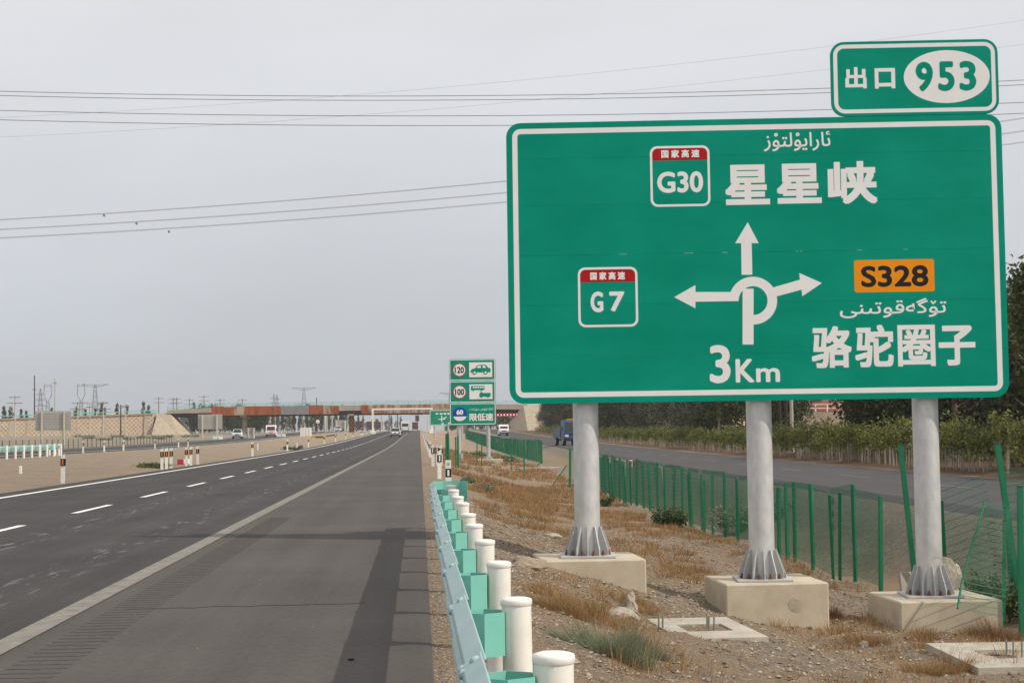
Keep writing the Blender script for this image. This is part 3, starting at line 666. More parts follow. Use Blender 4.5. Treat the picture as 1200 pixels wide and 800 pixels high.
text(AR3, (23.2*u, cz+3.6*u, 51*u, cz+7.0*u), M['white'], p3, bold=0.003, y=-0.016)
text('限低速', (23.2*u, cz-8.2*u, 51*u, cz+0.6*u), M['white'], p3, bold=0.017, y=-0.016)
for lx in (10.5*u, 45.0*u):
    gx = o_.x+lx; zb = zt(gx, SD)-o_.z-0.05
    po = MB().tube((lx, 0.2, zb), (lx, 0.2, 3*hz), 0.145, n=16).build('post', M['galv_dull'], SP)
    br = MB()
    for a in range(0, 360, 60): br.box((lx+0.22*math.cos(R(a)), 0.2+0.22*math.sin(R(a)), zb+0.25), (0.22, 0.02, 0.45), Matrix.Rotation(R(a), 3, 'Z'), taper=0.5)
    br.build('post_foot', M['galv_dull'], SP)
fo = MB().cbox((0, 0, 0), (1.9, 1.6, 0.5), 0.02).build('concrete_footing', M['concrete'], None, (o_.x+46*u, SD+0.2, zt(o_.x+46*u, SD)+0.02))
tag(fo, 'low concrete footing under the farther post of the speed limit sign', 'footing')

# far direction sign half hidden behind the speed limit sign
FD = 300.0; q = at(503.5, 498.5, FD)
FS = thing('direction_sign', 'small far green direction sign half hidden behind the speed limit sign', 'road sign', (q.x, FD, q.z))
fw, fh = 6.9, 18.2*FD/FPX
fb = board(FS, 'sign_strip', 0, 0, fw, fh, 0.15, [], M['green'])[0]
frame_line(FS, 0, 0, fw, fh, 0.15, 0.05, 0.10, M['white'], y=-0.02)
for (a, b, c, d) in ((1.9, 2.0, 2.4, 2.3), (2.6, 2.0, 3.1, 2.3), (3.3, 2.0, 3.8, 2.3), (1.1, 2.05, 1.6, 2.3), (0.7, 0.85, 1.1, 1.15), (2.2, .2, 2.6, .45), (3.4, .25, 3.7, .55), (3.8, .25, 4.1, .55)):
    sheet([(a, b), (c, b), (c, d), (a, d)], -0.03, 'lettering', M['white'] if b != 0.85 else M['red'], FS)
MB().add(flat([(1.6, 1.05), (2.9, 1.1), (2.9, 1.25), (1.6, 1.2)], -0.03), [(0, 1, 2, 3)]).add(flat([(2.15, .7), (2.33, .7), (2.33, 1.8), (2.15, 1.8)], -0.035), [(0, 1, 2, 3)]).add(flat([(2.4, 1.15), (3.2, 1.5), (3.1, 1.65), (2.4, 1.3)], -0.04), [(0, 1, 2, 3)]).build('arrow_symbol', M['white'], FS)
for lx in (0.9, 3.4, 6.0): MB().tube((lx, 0.2, -q.z+zt(q.x+lx, FD)-0.2), (lx, 0.2, fh-0.1), 0.17, n=12).build('pole', M['galv_dull'], FS)

# ------------------------------------------------------------------ guardrail beside the hard shoulder
GR = thing('guardrail', 'teal steel guardrail on white capped posts beside the hard shoulder', 'guardrail', (0.45, 3.5, 0))
WP = [(.205, .752), (.192, .742), (.145, .705), (.14, .69), (.145, .655), (.20, .618), (.205, .60), (.20, .582), (.145, .545), (.14, .525), (.145, .495), (.192, .452), (.205, .442)]
def beam(y0, y1, off0, off1):
    mb = MB(); n = len(WP); t = 0.006; V = []
    for yv, o in ((y0, off0), (y1, off1)):
        V += [(x-0.45+o, yv-3.5, z) for x, z in WP]+[(x-0.45+o+t, yv-3.5, z) for x, z in reversed(WP)]
    m_ = 2*n
    return mb.add(V, [(i, m_+i, m_+(i+1) % m_, (i+1) % m_)[::-1] for i in range(m_)]+[tuple(range(m_)), tuple(range(m_, 2*m_))[::-1]])
boltm = MB().lathe([(0.02, -.004), (0.018, 0.008), (0.001, 0.014)], n=8).mesh('bolt', M['beam'])
yb = 1.6
k = 0
while yb < 25.4:
    b = beam(yb, min(yb+2.2, 25.6), 0.009, -0.002).build('beam', M['beam'], GR)
    for xx, zz, yy in ((.20, .60, .12), (.139, .69, .08), (.139, .69, .17), (.182, .735, .1)):
        inst(boltm, 'bolt', b, (xx-0.45, yb+yy-3.5, zz), (0, R(-80 if zz < .7 else -38), 0))
    yb += 2.0
postm = MB().tube((0, 0, -0.7), (0, 0, .73), .070, n=24).mesh('post', M['post_white'])
capm = MB().lathe([(.0705, .718), (.0745, .722), (.0748, .742), (.0715, .750), (.05, .756), (.001, .759)], n=24).mesh('cap', M['post_white'])
def blockout_mesh():
    a = [R(60*i+30) for i in range(6)]
    O = [(.112*math.cos(t)*.98, .112*math.sin(t)) for t in a]; I = [(.106*math.cos(t)*.98, .106*math.sin(t)) for t in a]
    V = [(x, y, z) for z in (0, .2) for x, y in O]+[(x, y, z) for z in (0, .2) for x, y in I]
    F = []
    for i in range(6):
        j = (i+1) % 6
        F += [(i, j, 6+j, 6+i), (12+j, 12+i, 18+i, 18+j), (6+i, 6+j, 18+j, 18+i), (j, i, 12+i, 12+j)]
    return MB().add(V, F).mesh('blockout', M['teal'])
blockm = blockout_mesh()
def W_(x): return x
yp = 3.65
rnd = random.Random(4)
while yp < 25.5:
    p = inst(postm, 'post', GR, (rnd.uniform(-.004, .004), yp-3.5, rnd.uniform(-.012, .01)), (rnd.uniform(-.01, .01), rnd.uniform(-.012, .012), 0)); inst(capm, 'cap', p)
    inst(blockm, 'blockout', GR, (-.158, yp-3.5, .488), (0, 0, rnd.uniform(-.05, .05)))
    yp += 2.0
tm = MB()
prof = [(-.245, 22.1), (-.20, 22.22), (-.1, 22.3), (.05, 22.32), (.2, 22.3), (.27, 22.2), (.28, 22.0)]
V = []
for (a, b) in prof:
    V += [(a, b, .442), (a, b, .752)]
tm.add(V, [(2*i, 2*i+2, 2*i+3, 2*i+1) for i in range(len(prof)-1)]); 
to = tm.build('end_terminal', M['teal'], GR); sd = to.modifiers.new('thick', 'SOLIDIFY'); sd.thickness = 0.006

# guardrail in front of the opposite carriageway
LG = thing('guardrail', 'teal guardrail with close white posts in front of the opposite carriageway', 'guardrail', (-23.5, 80, 0))
lpost = MB().tube((0, 0, -.2), (0, 0, .78), .075, n=10).mesh('post', M['post_white'])
pts = [(-23.5, 78+2*i) for i in range(16)]+[(-23.9, 109.2), (-24.4, 110.4), (-25.0, 111.4), (-25.8, 112.2)]
bm_ = []
for (X, Y) in pts:
    z = zt(X, Y); inst(lpost, 'post', LG, (X+23.5, Y-80, z)); bm_.append((X+23.5, Y-80, z))
    MB().cbox((X+23.5-.16, Y-80, z+.58), (.2, .22, .2), .01).build('blockout', M['teal'], LG)
for a, b in zip(bm_[:-1], bm_[1:]):
    a = Vector(a); b = Vector(b); d = (b-a); nrm_ = Vector((-d.y, d.x, 0)).normalized()*.28
    MB().add([a+nrm_+Vector((0, 0, .42)), b+nrm_+Vector((0, 0, .42)), b+nrm_+Vector((0, 0, .74)), a+nrm_+Vector((0, 0, .74)), a+nrm_*.9+Vector((0, 0, .58)), b+nrm_*.9+Vector((0, 0, .58))], [(0, 1, 5, 4), (4, 5, 2, 3)]).build('beam', M['beam'], LG)

# ------------------------------------------------------------------ delineators and marker posts
def delin_mesh(h=1.0):
    st = MB().prism([(-.07, -.035), (.07, -.035), (.05, .05), (-.05, .05)], -.3, h-.06, 'xy')
    st.add([(-.07, -.035, h-.06), (.07, -.035, h), (.05, .05, h), (-.05, .05, h-.06)], [(0, 1, 2, 3)])
    st.add([(-.07, -.035, h-.06), (.07, -.035, h-.06), (.07, -.035, h)], [(0, 1, 2)])
    return st
ds = delin_mesh(); dstem = ds.mesh('stem', M['post_white'])
dband = MB().box((0, -.01, .71), (.15, .1, .24)).mesh('band', M['black'])
drefl = MB().box((0, -.066, .71), (.05, .012, .18)).mesh('reflector', M['delin_orange'])
dreflw = MB().box((0, -.066, .71), (.045, .012, .19)).mesh('reflector', M['white'])
def delineator(X, Y, lab, group, white=False, sc=1.0):
    t = thing('delineator_post', lab, 'delineator', (X, Y, zt(X, Y)), random.uniform(-.15, .15), group)
    t.scale = (sc, sc, sc); t.rotation_euler[1] = random.uniform(-.02, .02)
    s_ = inst(dstem, 'stem', t); b_ = inst(dband, 'band', s_); inst(dreflw if white else drefl, 'reflector', s_)
    return t
for x_ in (194, 199, 204.5): delineator(-11.95, 11.95*FPX/(492-x_), 'white delineator post with orange reflector, in the trio beside the red and white block', 'delineators beside the red and white block')
for x_ in (222, 227): delineator(-11.95, 11.95*FPX/(492-x_), 'white delineator post with orange reflector, in the close pair past the red block', 'close pair of delineators')
delineator(-11.95, 11.95*FPX/(492-235), 'single white delineator post with orange reflector just beyond the close pair', 'delineators')
delineator(-12.1, 12.1*FPX/(492-81), 'lone white delineator post with orange reflector ahead of the pale short stub', 'delineators')
for x_ in (298, 338, 362.5, 381, 394, 405.5, 414): delineator(-11.95, 11.95*FPX/(492-x_), 'white delineator post with orange reflector along the median edge beyond the block', 'evenly spaced median delineators', sc=1.05)
for Y in (330, 336, 341, 362, 385, 410, 440, 470, 505, 545, 590): delineator(-11.9, Y, 'tiny far white delineator post on the median towards the bridge', 'far median delineators')
for x_ in (104, 128, 150, 186, 213, 224): delineator(-26.0, 26.0*FPX/(492-x_), 'white delineator post standing along the opposite carriageway', 'delineators of the opposite carriageway', True)
def stub(px, py, h, lab):
    p = onground(px, py); o = MB().cbox((0, 0, h/2-.05), (.1, .1, h+.1), .01).build('short_stub', M['post_white'], None, p)
    return tag(o, lab, 'post', 'short white stubs on the median')
stub(24, 555, .3, 'short plain white stub on the sand near the lone delineator')
stub(302, 527, .55, 'short plain white stub on the sand among the far delineators'); stub(348, 524, .5, 'small plain white stub near the dark clod on the sand')
# posts beside the hard shoulder
km = thing('marker_post', 'white marker post with green disc and black box just past the guardrail end', 'marker post', (0.86, 50, zt(.86, 50)+.1))
mk = MB().prism([(-.09, -.06), (.09, -.06), (.0, .1)], -.3, .62, 'xy'); ms = mk.build('stem', M['post_white'], km)
sheet(ell(0, .5, .05, .05, 20), -.066, 'disc', M['teal'], ms)
sheet([(-.088, .1), (.088, .1), (.088, .36), (-.088, .36)], -.064, 'band', M['black'], ms); sheet([(-.03, .14), (.03, .14), (.03, .32), (-.03, .32)], -.068, 'reflector', M['white'], ms)
for i, (X, Y, lab) in enumerate(((.63, 54, 'slim white delineator post with black band beyond the green disc marker'),)):
    delineator(X, Y, lab, None, True, .95)
ctr = [(.58, 73), (.82, 76), (1.02, 79)]
for X, Y in ctr: delineator(X, Y, 'white delineator post with black band in the cluster beside the red can', 'cluster of delineators beside the hard shoulder', True, 1.0)
for Y in (100, 108, 128, 150, 175, 205, 240, 280, 330): delineator(.62, Y, 'far white delineator post lining the edge of the hard shoulder', 'delineators lining the hard shoulder', True, .95)
rc = MB().lathe([(.001, 0), (.12, 0), (.12, .4), (.10, .44), (.001, .44)], n=14).build('red_can', M['plastic_red'], None, (1.0, 80.5, zt(1.0, 80.5)))
tag(rc, 'small red can standing by the white posts at the shoulder', 'can')

def rw_block(px, py, lab, w=.55, h=.42, d=.4, flip=False):
    p = onground(px, py); t = thing('water_barrier', lab, 'barrier', p)
    a = MB().cbox((-w/2 if not flip else w/2, 0, h/2), (w, d, h), .03).build('red_half', M['plastic_red'], t)
    MB().cbox((w/2+.01 if not flip else -w*.28-.01, 0.02, h/2), (w if not flip else w*.55, d, h*.97), .03).build('white_half', M['post_white'], t)
rw_block(215, 544, 'red and white barrier block on sand between median delineators', .30, .28, .3)
t = thing('water_barrier', 'red and white barrier block on the gravel edge of the side road', 'barrier', g3(side_c(77)-3.55, 77))
MB().cbox((.13, 0, .18), (.27, .3, .36), .02).build('red_half', M['plastic_red'], t); MB().cbox((-.1, 0.02, .175), (.17, .3, .35), .02).build('white_half', M['post_white'], t)

# ------------------------------------------------------------------ green mesh fence
FH = 1.68
fpost = MB().box((0, 0, .75), (.06, .06, 2.15)).mesh('post', M['fence'])
def panel_mesh(w, h, dv, dh, r=.0022):
    mb = MB(); n = int(w/dv)
    for i in range(n+1):
        x = i*w/n; mb.tube((x, 0, 0), (x, 0, h), r, n=3, caps=False, smooth=False)
    k = int(h/dh)
    for i in range(k+1):
        z = i*h/k; mb.tube((0, .004, z), (w, .004, z), r*1.2, n=3, caps=False, smooth=False)
    return mb
pan2 = panel_mesh(2.0, 1.65, .055, .12, .0029).mesh('mesh_panel', M['wire'])
pan2c = panel_mesh(2.0, 1.65, .10, .2, .0035).mesh('mesh_panel', M['wire'])
def fence_run(lab, pts, group=None, near=True, lean=.035, extra=.35, seed=1, twin=False):
    rg = random.Random(seed)
    t = thing('mesh_fence', lab, 'fence', (pts[0][0], pts[0][1], zt(*pts[0])), 0, group)
    o = t.location.copy()
    P = [g3(*p)-o for p in pts]
    for i, p in enumerate(P):
        ht = FH*rg.uniform(.93, 1.04)/1.825
        inst(fpost, 'post', t, p, (rg.gauss(0, lean), rg.gauss(0, lean), rg.uniform(0, 1.5)), (rg.uniform(.9, 1.15), rg.uniform(.9, 1.15), ht))
        if rg.random() < extra:
            inst(fpost, 'post', t, p+Vector((rg.uniform(-.1, .1), rg.uniform(.25, .9), -.03)), (rg.gauss(0, lean*1.6), rg.gauss(0, lean*1.6), rg.uniform(0, 1.5)), (1, 1, ht*rg.uniform(.9, 1.02)))
    for a, b in zip(P[:-1], P[1:]):
        d = b-a; ln = math.hypot(d.x, d.y)
        q = inst(pan2 if near else pan2c, 'mesh_panel', t, a+Vector((0, 0, .1)), (0, 0, 0), (ln/2.0, 1, rg.uniform(.92, 1.0)))
        q.rotation_euler = (rg.gauss(0, .03), -math.atan2(d.z, ln), math.atan2(d.y, d.x))
    return t
_FX = [(20, 7.9), (26, 7.62), (40, 7.95), (70, 7.95), (120, 8.9), (420, 8.9)]
nearY = [26.8+1.72*i for i in range(27)]
fence_run('green wire mesh fence with leaning posts along the ditch behind the big sign', [(pl(Y, _FX), Y) for Y in nearY], seed=4, extra=.6, lean=.02)
fence_run('dense far run of green mesh fence starting beyond the open gap', [(pl(Y, _FX), Y) for Y in [118+2.0*i for i in range(100)]], near=False, lean=.015, extra=.2, seed=5)
fence_run('two bays of green mesh fence standing edge-on near the white shoulder posts', [(1.28, 74), (1.32, 77), (1.40, 80)], lean=.01, extra=.9, seed=8)
fence_run('narrow pair of green fence bays beside the hard shoulder behind the marker posts', [(1.95, 84), (2.05, 87)], lean=.01, extra=.9, seed=9)
fence_run('short green mesh fence turning towards the side road beside the sign pole', [(8.3, 25.4), (8.9, 24.2), (9.1, 22.6), (9.2, 21.0)], lean=.05, extra=.5, seed=13)
# loose posts standing in the gap
def loose(px0, py0, px1, py1, D, lab, r=.03, group=None):
    a = at(px0, py0, D); b = at(px1, py1, D); b.z = min(b.z, zt(b.x, D)-.1)
    mb = MB(); d = a-b; mb.box((0, 0, d.length/2), (2*r, 2*r, d.length))
    cp = MB().box((0, 0, d.length+.005), (2.3*r, 2.3*r, .01))
    t = mb.build('fence_post', M['fence'], None, b, tuple(d.to_track_quat('Z', 'Y').to_euler()))
    cp.build('cap', M['dark'], t)
    return tag(t, lab, 'post', group)
loose(559, 510, 559, 547, 104, 'thin dark green loose post, left one of the twin posts beside the speed sign', .035)
loose(565, 511, 564, 547, 103, 'thin green loose post standing close beside its twin near the speed sign', .035)
loose(599, 522, 599, 552, 100, 'short single green post standing in the fence gap before the far fence', .035)
loose(614, 525, 614.5, 562, 92, 'taller single green post standing on brown grass in the fence gap', .035)
loose(668, 526, 668, 572, 76, 'stout green end post with a diagonal prop at the fence gap', .055)
loose(664, 545, 645, 571, 76, 'thin green diagonal prop leaning on the stout end post', .025)
loose(636, 540, 621, 552, 112, 'dark diagonal brace at the end of the far fence', .035)
loose(1055, 520, 1075, 668, 25.2, 'long green post leaning towards the sign pole behind the footing', .035)
loose(1168.5, 520, 1197, 690, 22.6, 'long green post leaning over the fallen mesh panel', .035)
loose(1195, 570, 1197, 735, 21.5, 'upright green post at the corner behind the leafy weed', .032)
loose(1177, 610, 1175, 700, 22.2, 'thin green stake standing behind the fallen mesh panel', .02)
# fallen mesh panel
fp = thing('fallen_mesh_panel', 'fallen green mesh panel slumped against the footing by the fence', 'mesh panel', (6.98, 20.95, -.86))
pm = panel_mesh(1.75, 1.25, .035, .07, .0038)
def warp(p):
    x, y, z = p; return (x*.42+z*.52-.02*math.sin(x*4), x*.22+z*.62+.08*math.sin(z*4+x*3), z*1.08-x*.10+.03*math.sin(x*5))
pm.v = [warp(p) for p in pm.v]; pm.build('wire_mesh', M['wire'], fp)
ed = MB(); E0 = [Vector(warp((0, 0, z))) for z in (0, .3, .6, .9, 1.25)]; ed.path(E0, .016)
ed.build('frame_edge', M['fence'], fp)

# ------------------------------------------------------------------ overpass
BY = 430.0; k_ = BY/FPX
def bx(px): return (px-492)*k_
OB = thing('overpass_bridge', 'road overpass with rusty steel side panels and teal railing spanning the highway', 'bridge', (0, BY, 1.4))
ZB = -1.4
XL, XR = bx(200), bx(618)
MB().prism([(XL, 7.25+ZB), (bx(251), 7.3+ZB), (bx(251), 8.7+ZB), (XL, 8.1+ZB)], -.0, 8.2, 'xz').build('deck_end', M['concrete_grey'], OB)
MB().box(((bx(251)+bx(530))/2, 4.1, 8.1+ZB), (bx(530)-bx(251), 8.0, 1.4)).build('deck', M['concrete_grey'], OB)
MB().prism([(bx(530), 7.5+ZB), (XR, 7.1+ZB), (XR, 8.5+ZB), (bx(530), 8.75+ZB)], 0, 8.2, 'xz').build('deck_end', M['concrete_grey'], OB)
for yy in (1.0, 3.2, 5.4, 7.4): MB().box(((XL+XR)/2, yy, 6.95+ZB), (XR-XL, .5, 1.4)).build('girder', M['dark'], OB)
pans = [(251, 265.5, 'rust'), (265.5, 277, 'rust'), (277, 289, 'rust_pale'), (289, 302, 'rust'), (302, 316, 'rust'), (316, 331, 'rust'), (331, 347, 'grey_panel'), (347, 363.5, 'grey_panel'), (363.5, 380, 'rust'), (380, 391, 'rust_pale'), (391, 398, 'rust'),
        (424, 432, 'rust'), (432, 441, 'rust_pale'), (441, 457, 'rust_pale'), (457, 474, 'rust_pale'), (474, 490, 'rust_pale'), (490, 507, 'rust_pale'), (507, 530, 'rust_pale')]
rg = random.Random(2)
for a, b, m_ in pans:
    j = rg.uniform(-.1, .1)
    MB().box(((bx(a)+bx(b))/2, -.04+rg.uniform(-.03, .02), 7.72+ZB+j*.5), (bx(b)-bx(a)-.05, .06, 2.3+j)).build('side_panel', M[m_], OB)
for px in (287, 412, 545):
    X = bx(px); g = zt(X, BY)-1.4
    MB().tube((X, 4.0, g-.5), (X, 4.0, 6.2+ZB), .68, n=16).build('pier', M['rust_pier'] if px == 412 else M['concrete_grey'], OB)
    MB().cbox((X, 4.0, 6.3+ZB), (1.7, 7.0, .5), .08).build('pier_cap', M['concrete_grey'], OB)
def rail_run(parent, x0, x1, z0, z1, y, step, hgt, m, name='railing', bars=3):
    n = max(1, int(abs(x1-x0)/step))
    for i in range(n+1):
        t_ = i/n; MB().box((x0+(x1-x0)*t_, y, z0+(z1-z0)*t_+hgt/2), (.12, .12, hgt)).build('railing_post', m, parent)
    for k in range(bars):
        h_ = hgt*(k+1)/bars-.06; MB().tube((x0, y, z0+h_), (x1, y, z1+h_), .045, n=5).build('railing_bar', m, parent)
rail_run(OB, XL, bx(251), 8.1+ZB, 8.8+ZB, .15, 2.4, 1.0, M['teal'])
rail_run(OB, bx(251), bx(530), 8.8+ZB, 8.8+ZB, .15, 2.8, 1.05, M['teal'])
rail_run(OB, bx(530), XR+6, 8.75+ZB, 8.4+ZB, .15, 2.8, 1.0, M['teal'])
wm = panel_mesh(2.8, 1.0, .2, .34, .007).mesh('railing_mesh', M['teal'])
x = bx(251)
while x < bx(530)-2.8: inst(wm, 'railing_mesh', OB, (x, .15, 8.8+ZB)); x += 2.8
x = XL
# right approach slope
RS = MB(); X0 = XR-1.5
RS.add([(X0-5.2, BY+.2, 1.2), (X0+.5, BY+.2, 8.3), (X0+60, BY+.2, 8.3), (X0+60, BY-9.5, 1.2), (X0+1, BY-9.5, 1.2), (X0-5.2, BY+8, 1.2), (X0+.5, BY+8, 8.3), (X0+60, BY+8, 8.3)],
       [(0, 1, 6, 5), (0, 4, 1), (4, 3, 2, 1), (1, 2, 7, 6)])
tag(RS.build('bridge_slope', M['slope_stone']), 'pale stone paved slope under the bridge end beside the side road', 'embankment')
# left approach: retaining wall and cone
wall_top = [(-150, 5.6), (-112, 6.45), (bx(185), 7.45)]
WL = thing('retaining_wall', 'tan lattice masonry retaining wall carrying the bridge approach', 'wall', (-100, BY-.5, 1.0))
n_ = 14; xs_ = [-150+(bx(185)+150)*i/n_ for i in range(n_+1)]
for a, b in zip(xs_[:-1], xs_[1:]):
    za, zb2 = pl(a, wall_top)-1, pl(b, wall_top)-1
    V = [(a+100, -2.2, -1.0), (b+100, -2.2, -1.0), (b+100, 0, zb2-.45), (a+100, 0, za-.45), (a+100, 9, -1.0), (b+100, 9, -1.0), (b+100, 9, zb2-.45), (a+100, 9, za-.45)]
    MB().add(V, [(0, 1, 2, 3), (3, 2, 6, 7), (0, 3, 7, 4), (1, 5, 6, 2)]).build('wall_panel', M['stone_wall'], WL)
    MB().add([(a+100, -.3, za-.45), (b+100, -.3, zb2-.45), (b+100, -.3, zb2), (a+100, -.3, za), (a+100, 9, za), (b+100, 9, zb2)], [(0, 1, 2, 3), (3, 2, 5, 4)]).build('coping', M['slope_stone'], WL)
for px in (1, 22, 42, 84, 128, 176):
    X = bx(px); zt2 = pl(X, wall_top)-1
    MB().add([(X+100-.55, -2.35, -1), (X+100+.55, -2.35, -1), (X+100+.9, -.12, zt2-.45), (X+100-.2, -.12, zt2-.45), (X+100-.55, -1.5, -1), (X+100+.55, -1.5, -1), (X+100.9, .5, zt2-.45), (X+99.8, .5, zt2-.45)], [(0, 1, 2, 3), (1, 5, 6, 2), (4, 0, 3, 7)]).build('pilaster', M['slope_stone'], WL)
CN = MB(); Xc = bx(183)
nn = 14; top = (Xc+1.5, BY+.5, 7.4); rim = []
CN_v = [(Xc+1.2, BY+.4, 7.35), (bx(197)+1.2, BY+.4, 7.4)]
for i in range(nn+1):
    a = R(-95+100*i/nn); CN_v.append((Xc+.6+10.2*max(0, math.cos(a))+(0), BY-.2+6.2*math.sin(a), 1.0))
F = [(0, 2+i, 3+i) if i < nn//2 else (1, 2+i, 3+i) for i in range(nn)]+[(0, 2+nn//2, 1)]
CN.add(CN_v, F); CN.add([(Xc+1.2, BY+.4, 7.35), (bx(197)+1.2, BY+.4, 7.4), (bx(197)+1.2, BY+9, 7.4), (Xc+1.2, BY+9, 7.35), (bx(228), BY+9, 1.0), (bx(228), BY+.2, 1.0)], [(0, 1, 2, 3), (1, 5, 4, 2)])
tag(CN.build('cone_slope', M['slope_stone']), 'pale paved cone slope where the retaining wall meets the bridge', 'embankment')
AG = thing('guardrail', 'teal guardrail along the top of the tan retaining wall', 'guardrail', (-100, BY, 6.5))
for i in range(20):
    X = -150+4.1*i
    if X > bx(199): break
    z = pl(X, wall_top)-6.5; MB().box((X+100, .3, z+.42), (.2, .2, .95)).build('post', M['post_white'], AG)
    X2 = min(X+4.1, bx(199)); z2 = pl(X2, wall_top)-6.5
    for h_, m_ in ((.62, 'teal'),):
        MB().prism([(X+100, z+h_-.12), (X2+100, z2+h_-.12), (X2+100, z2+h_+.12), (X+100, z+h_+.12)], .1, .16, 'xz').build('beam', M[m_], AG)
# red banner on the bridge over the side road
bn = MB().box((0, 0, 0), (6.4, .05, .95)).build('red_banner', M['red'], None, (bx(595), BY-.3, 5.75))
tag(bn, 'red banner with white characters hung below the bridge over the side road', 'banner')
for i in range(7): MB().box((-2.6+.85*i, -.03, 0), (.42, .02, .45)).build('lettering', M['white'], bn)

# ------------------------------------------------------------------ portal gantry and boards
GD = 385.0; g0 = at(437, 508, GD); zt0 = at(437, 479.5, GD).z; xr_ = at(506, 479, GD).x
GT = thing('portal_gantry', 'slim white height portal crossing the highway before the bridge', 'gantry', (g0.x, GD, zt(g0.x, GD)))
h_ = zt0-GT.location.z
for X in (0, xr_-g0.x): MB().box((X, 0, h_/2-.2), (.42, .42, h_+.4)).build('column', M['post_white'], GT)
MB().box(((xr_-g0.x)/2, 0, h_+.02), (xr_-g0.x+.42, .36, .42)).build('beam', M['post_white'], GT)
for X in (0, xr_-g0.x): MB().cbox((X, 0, .3), (1.2, 1.2, .9), .05).build('plinth', M['post_white'], GT)
def board_back(px0, px1, py0, py1, D, pyg, lab, posts):
    a = at(px0, py1, D); b = at(px1, py0, D); t = thing('sign_board_back', lab, 'sign back', (a.x, D, a.z))
    w, h = b.x-a.x, b.z-a.z; n = 8
    for i in range(n): MB().box((w/2, 0, h*(i+.5)/n), (w, .05, h/n-.05)).build('strip', M['board_back'], t)
    for i in range(n-1): MB().box((w/2, -.05, h*(i+1)/n), (w-.1, .05, .05)).build('rib', M['galv_dull'], t)
    for q in posts:
        X = at(q, py1, D).x-a.x; g = zt(a.x+X, D)-a.z-.3
        MB().tube((X, -.18, g), (X, -.18, h*.95), .13*D/200, n=10).build('post', M['pole_conc'], t)
board_back(41, 83.5, 481, 505, 215, 520, 'back of a ribbed grey sign board on two posts before the tan wall', (49, 75))
board_back(232, 260.5, 485, 503, 330, 514, 'back of a ribbed grey sign board in front of the bridge span', (237, 254))
board_back(289, 299, 501, 510, 300, 513, 'small grey sign back low beside the white pickup', (291, 297))
board_back(392, 406, 492, 502, 520, 508, 'small grey sign back far under the bridge', (394, 404))
wb = MB().cbox((0, 0, 0), (13.2*315/FPX, .12, 10.2*315/FPX), .02).build('white_board', M['post_white'], None, at(358.5, 506, 315)); tag(wb, 'plain white hoarding of four sheets on the median sand before the bridge', 'hoarding')
for i in range(3): MB().box((-.55+.55*i, -.08, 0), (.04, .06, 1.66)).build('batten', M['board_back'], wb)
yw = thing('yellow_barrow', 'low yellow machine part lying on the sand before the bridge pier', 'machine part', g3(*onground(374, 513).xy))
MB().prism([(-1.4, 0), (1.3, 0), (1.1, .35), (.5, .5), (-.6, .42), (-1.5, .2)], -.4, .4, 'xz').build('body', M['yellow'], yw); MB().cbox((.1, -.42, .15), (1.4, .1, .18), .02).build('skirt', M['dark'], yw); MB().tube((1.2, 0, .3), (3.0, .1, .5), .12, n=6).build('drawbar', M['dark'], yw)
def low_frames(px, n, D, lab):
    t = thing('crowd_barrier', lab, 'barrier', g3(at(px, 510, D).x, D))
    for i in range(n):
        MB().box((i*.95, 0, .4), (.75, .08, .55)).build('panel', M['post_white'], t); MB().box((i*.95-.45, 0, .55), (.09, .09, 1.3)).build('upright', M['teal'] if px < 260 else M['post_white'], t)
low_frames(252, 2, 290, 'white and teal barrier panels on the sand below the grey sign back'); low_frames(290, 2, 300, 'white barrier panels beside the oncoming pickup'); low_frames(327, 2, 330, 'pair of white barrier panels next to the oncoming ambulance')

# ------------------------------------------------------------------ utility poles, pylons, cables
def util_pole(X, Y, h, arms, m, lab, group, r=.16):
    t = thing('utility_pole', lab, 'utility pole', (X, Y, zt(X, Y)), 0, group)
    MB().tube((0, 0, -.5), (0, 0, h), r, r*.62, n=8).build('shaft', M[m], t)
    for z, w in arms:
        a = MB().box((0, -.15, z), (w, .14, .16)).build('crossarm', M['wood'], t)
        for s in (-.46, -.2, .2, .46): MB().tube((s*w, -.15, z+.08), (s*w, -.15, z+.4), .07, .04, n=5).build('insulator', M['galv_dull'], a)
    return t
def pole_px(px, ytop, D, arms, m, lab, group, r=None):
    p = at(px, ytop, D); h = p.z-zt(p.x, D)
    return util_pole(p.x, D, h, [(h-a, w) for a, w in arms], m, lab, group, r or .2*D/400)
G1 = 'pale poles standing before the tan wall'; L1 = 'pale concrete utility pole with crossarms standing before the tan wall'
for px, yt in ((17.5, 463), (91, 470), (121, 470), (147, 473)): pole_px(px, yt, 395, [(.5, 2.6), (1.9, 3.6)] if px < 100 or px == 121 else [(.6, 2)], 'pole_conc', L1, G1)
pole_px(105, 474, 396, [(.6, 1.8)], 'pole_conc', L1, G1); pole_px(141.5, 474, 398, [(.7, 1.6)], 'pole_dark', 'slim dark utility pole between the pale ones before the tan wall', None)
pole_px(168, 478, 399, [], 'wood', 'short bare brown pole at the end of the tan wall', None)
pole_px(40.5, 440, 470, [(4.0, 1.2)], 'pole_dark', 'tall slim dark mast rising behind the ribbed sign back', None, .22)
pole_px(64.5, 443, 480, [(1.5, 1.2)], 'pole_conc', 'tall slim white mast rising behind the ribbed sign back', None, .25)
G2 = 'utility poles behind the bridge'; L2 = 'distant timber utility pole with double crossarm rising behind the bridge railing'
for px, yt in ((186, 465), (203, 466), (207, 465.5), (222, 467), (239, 463), (258, 467), (284, 467)): pole_px(px, yt, 640, [(.6, 3.8), (2.2, 4.4)], 'wood', L2, G2, .25)
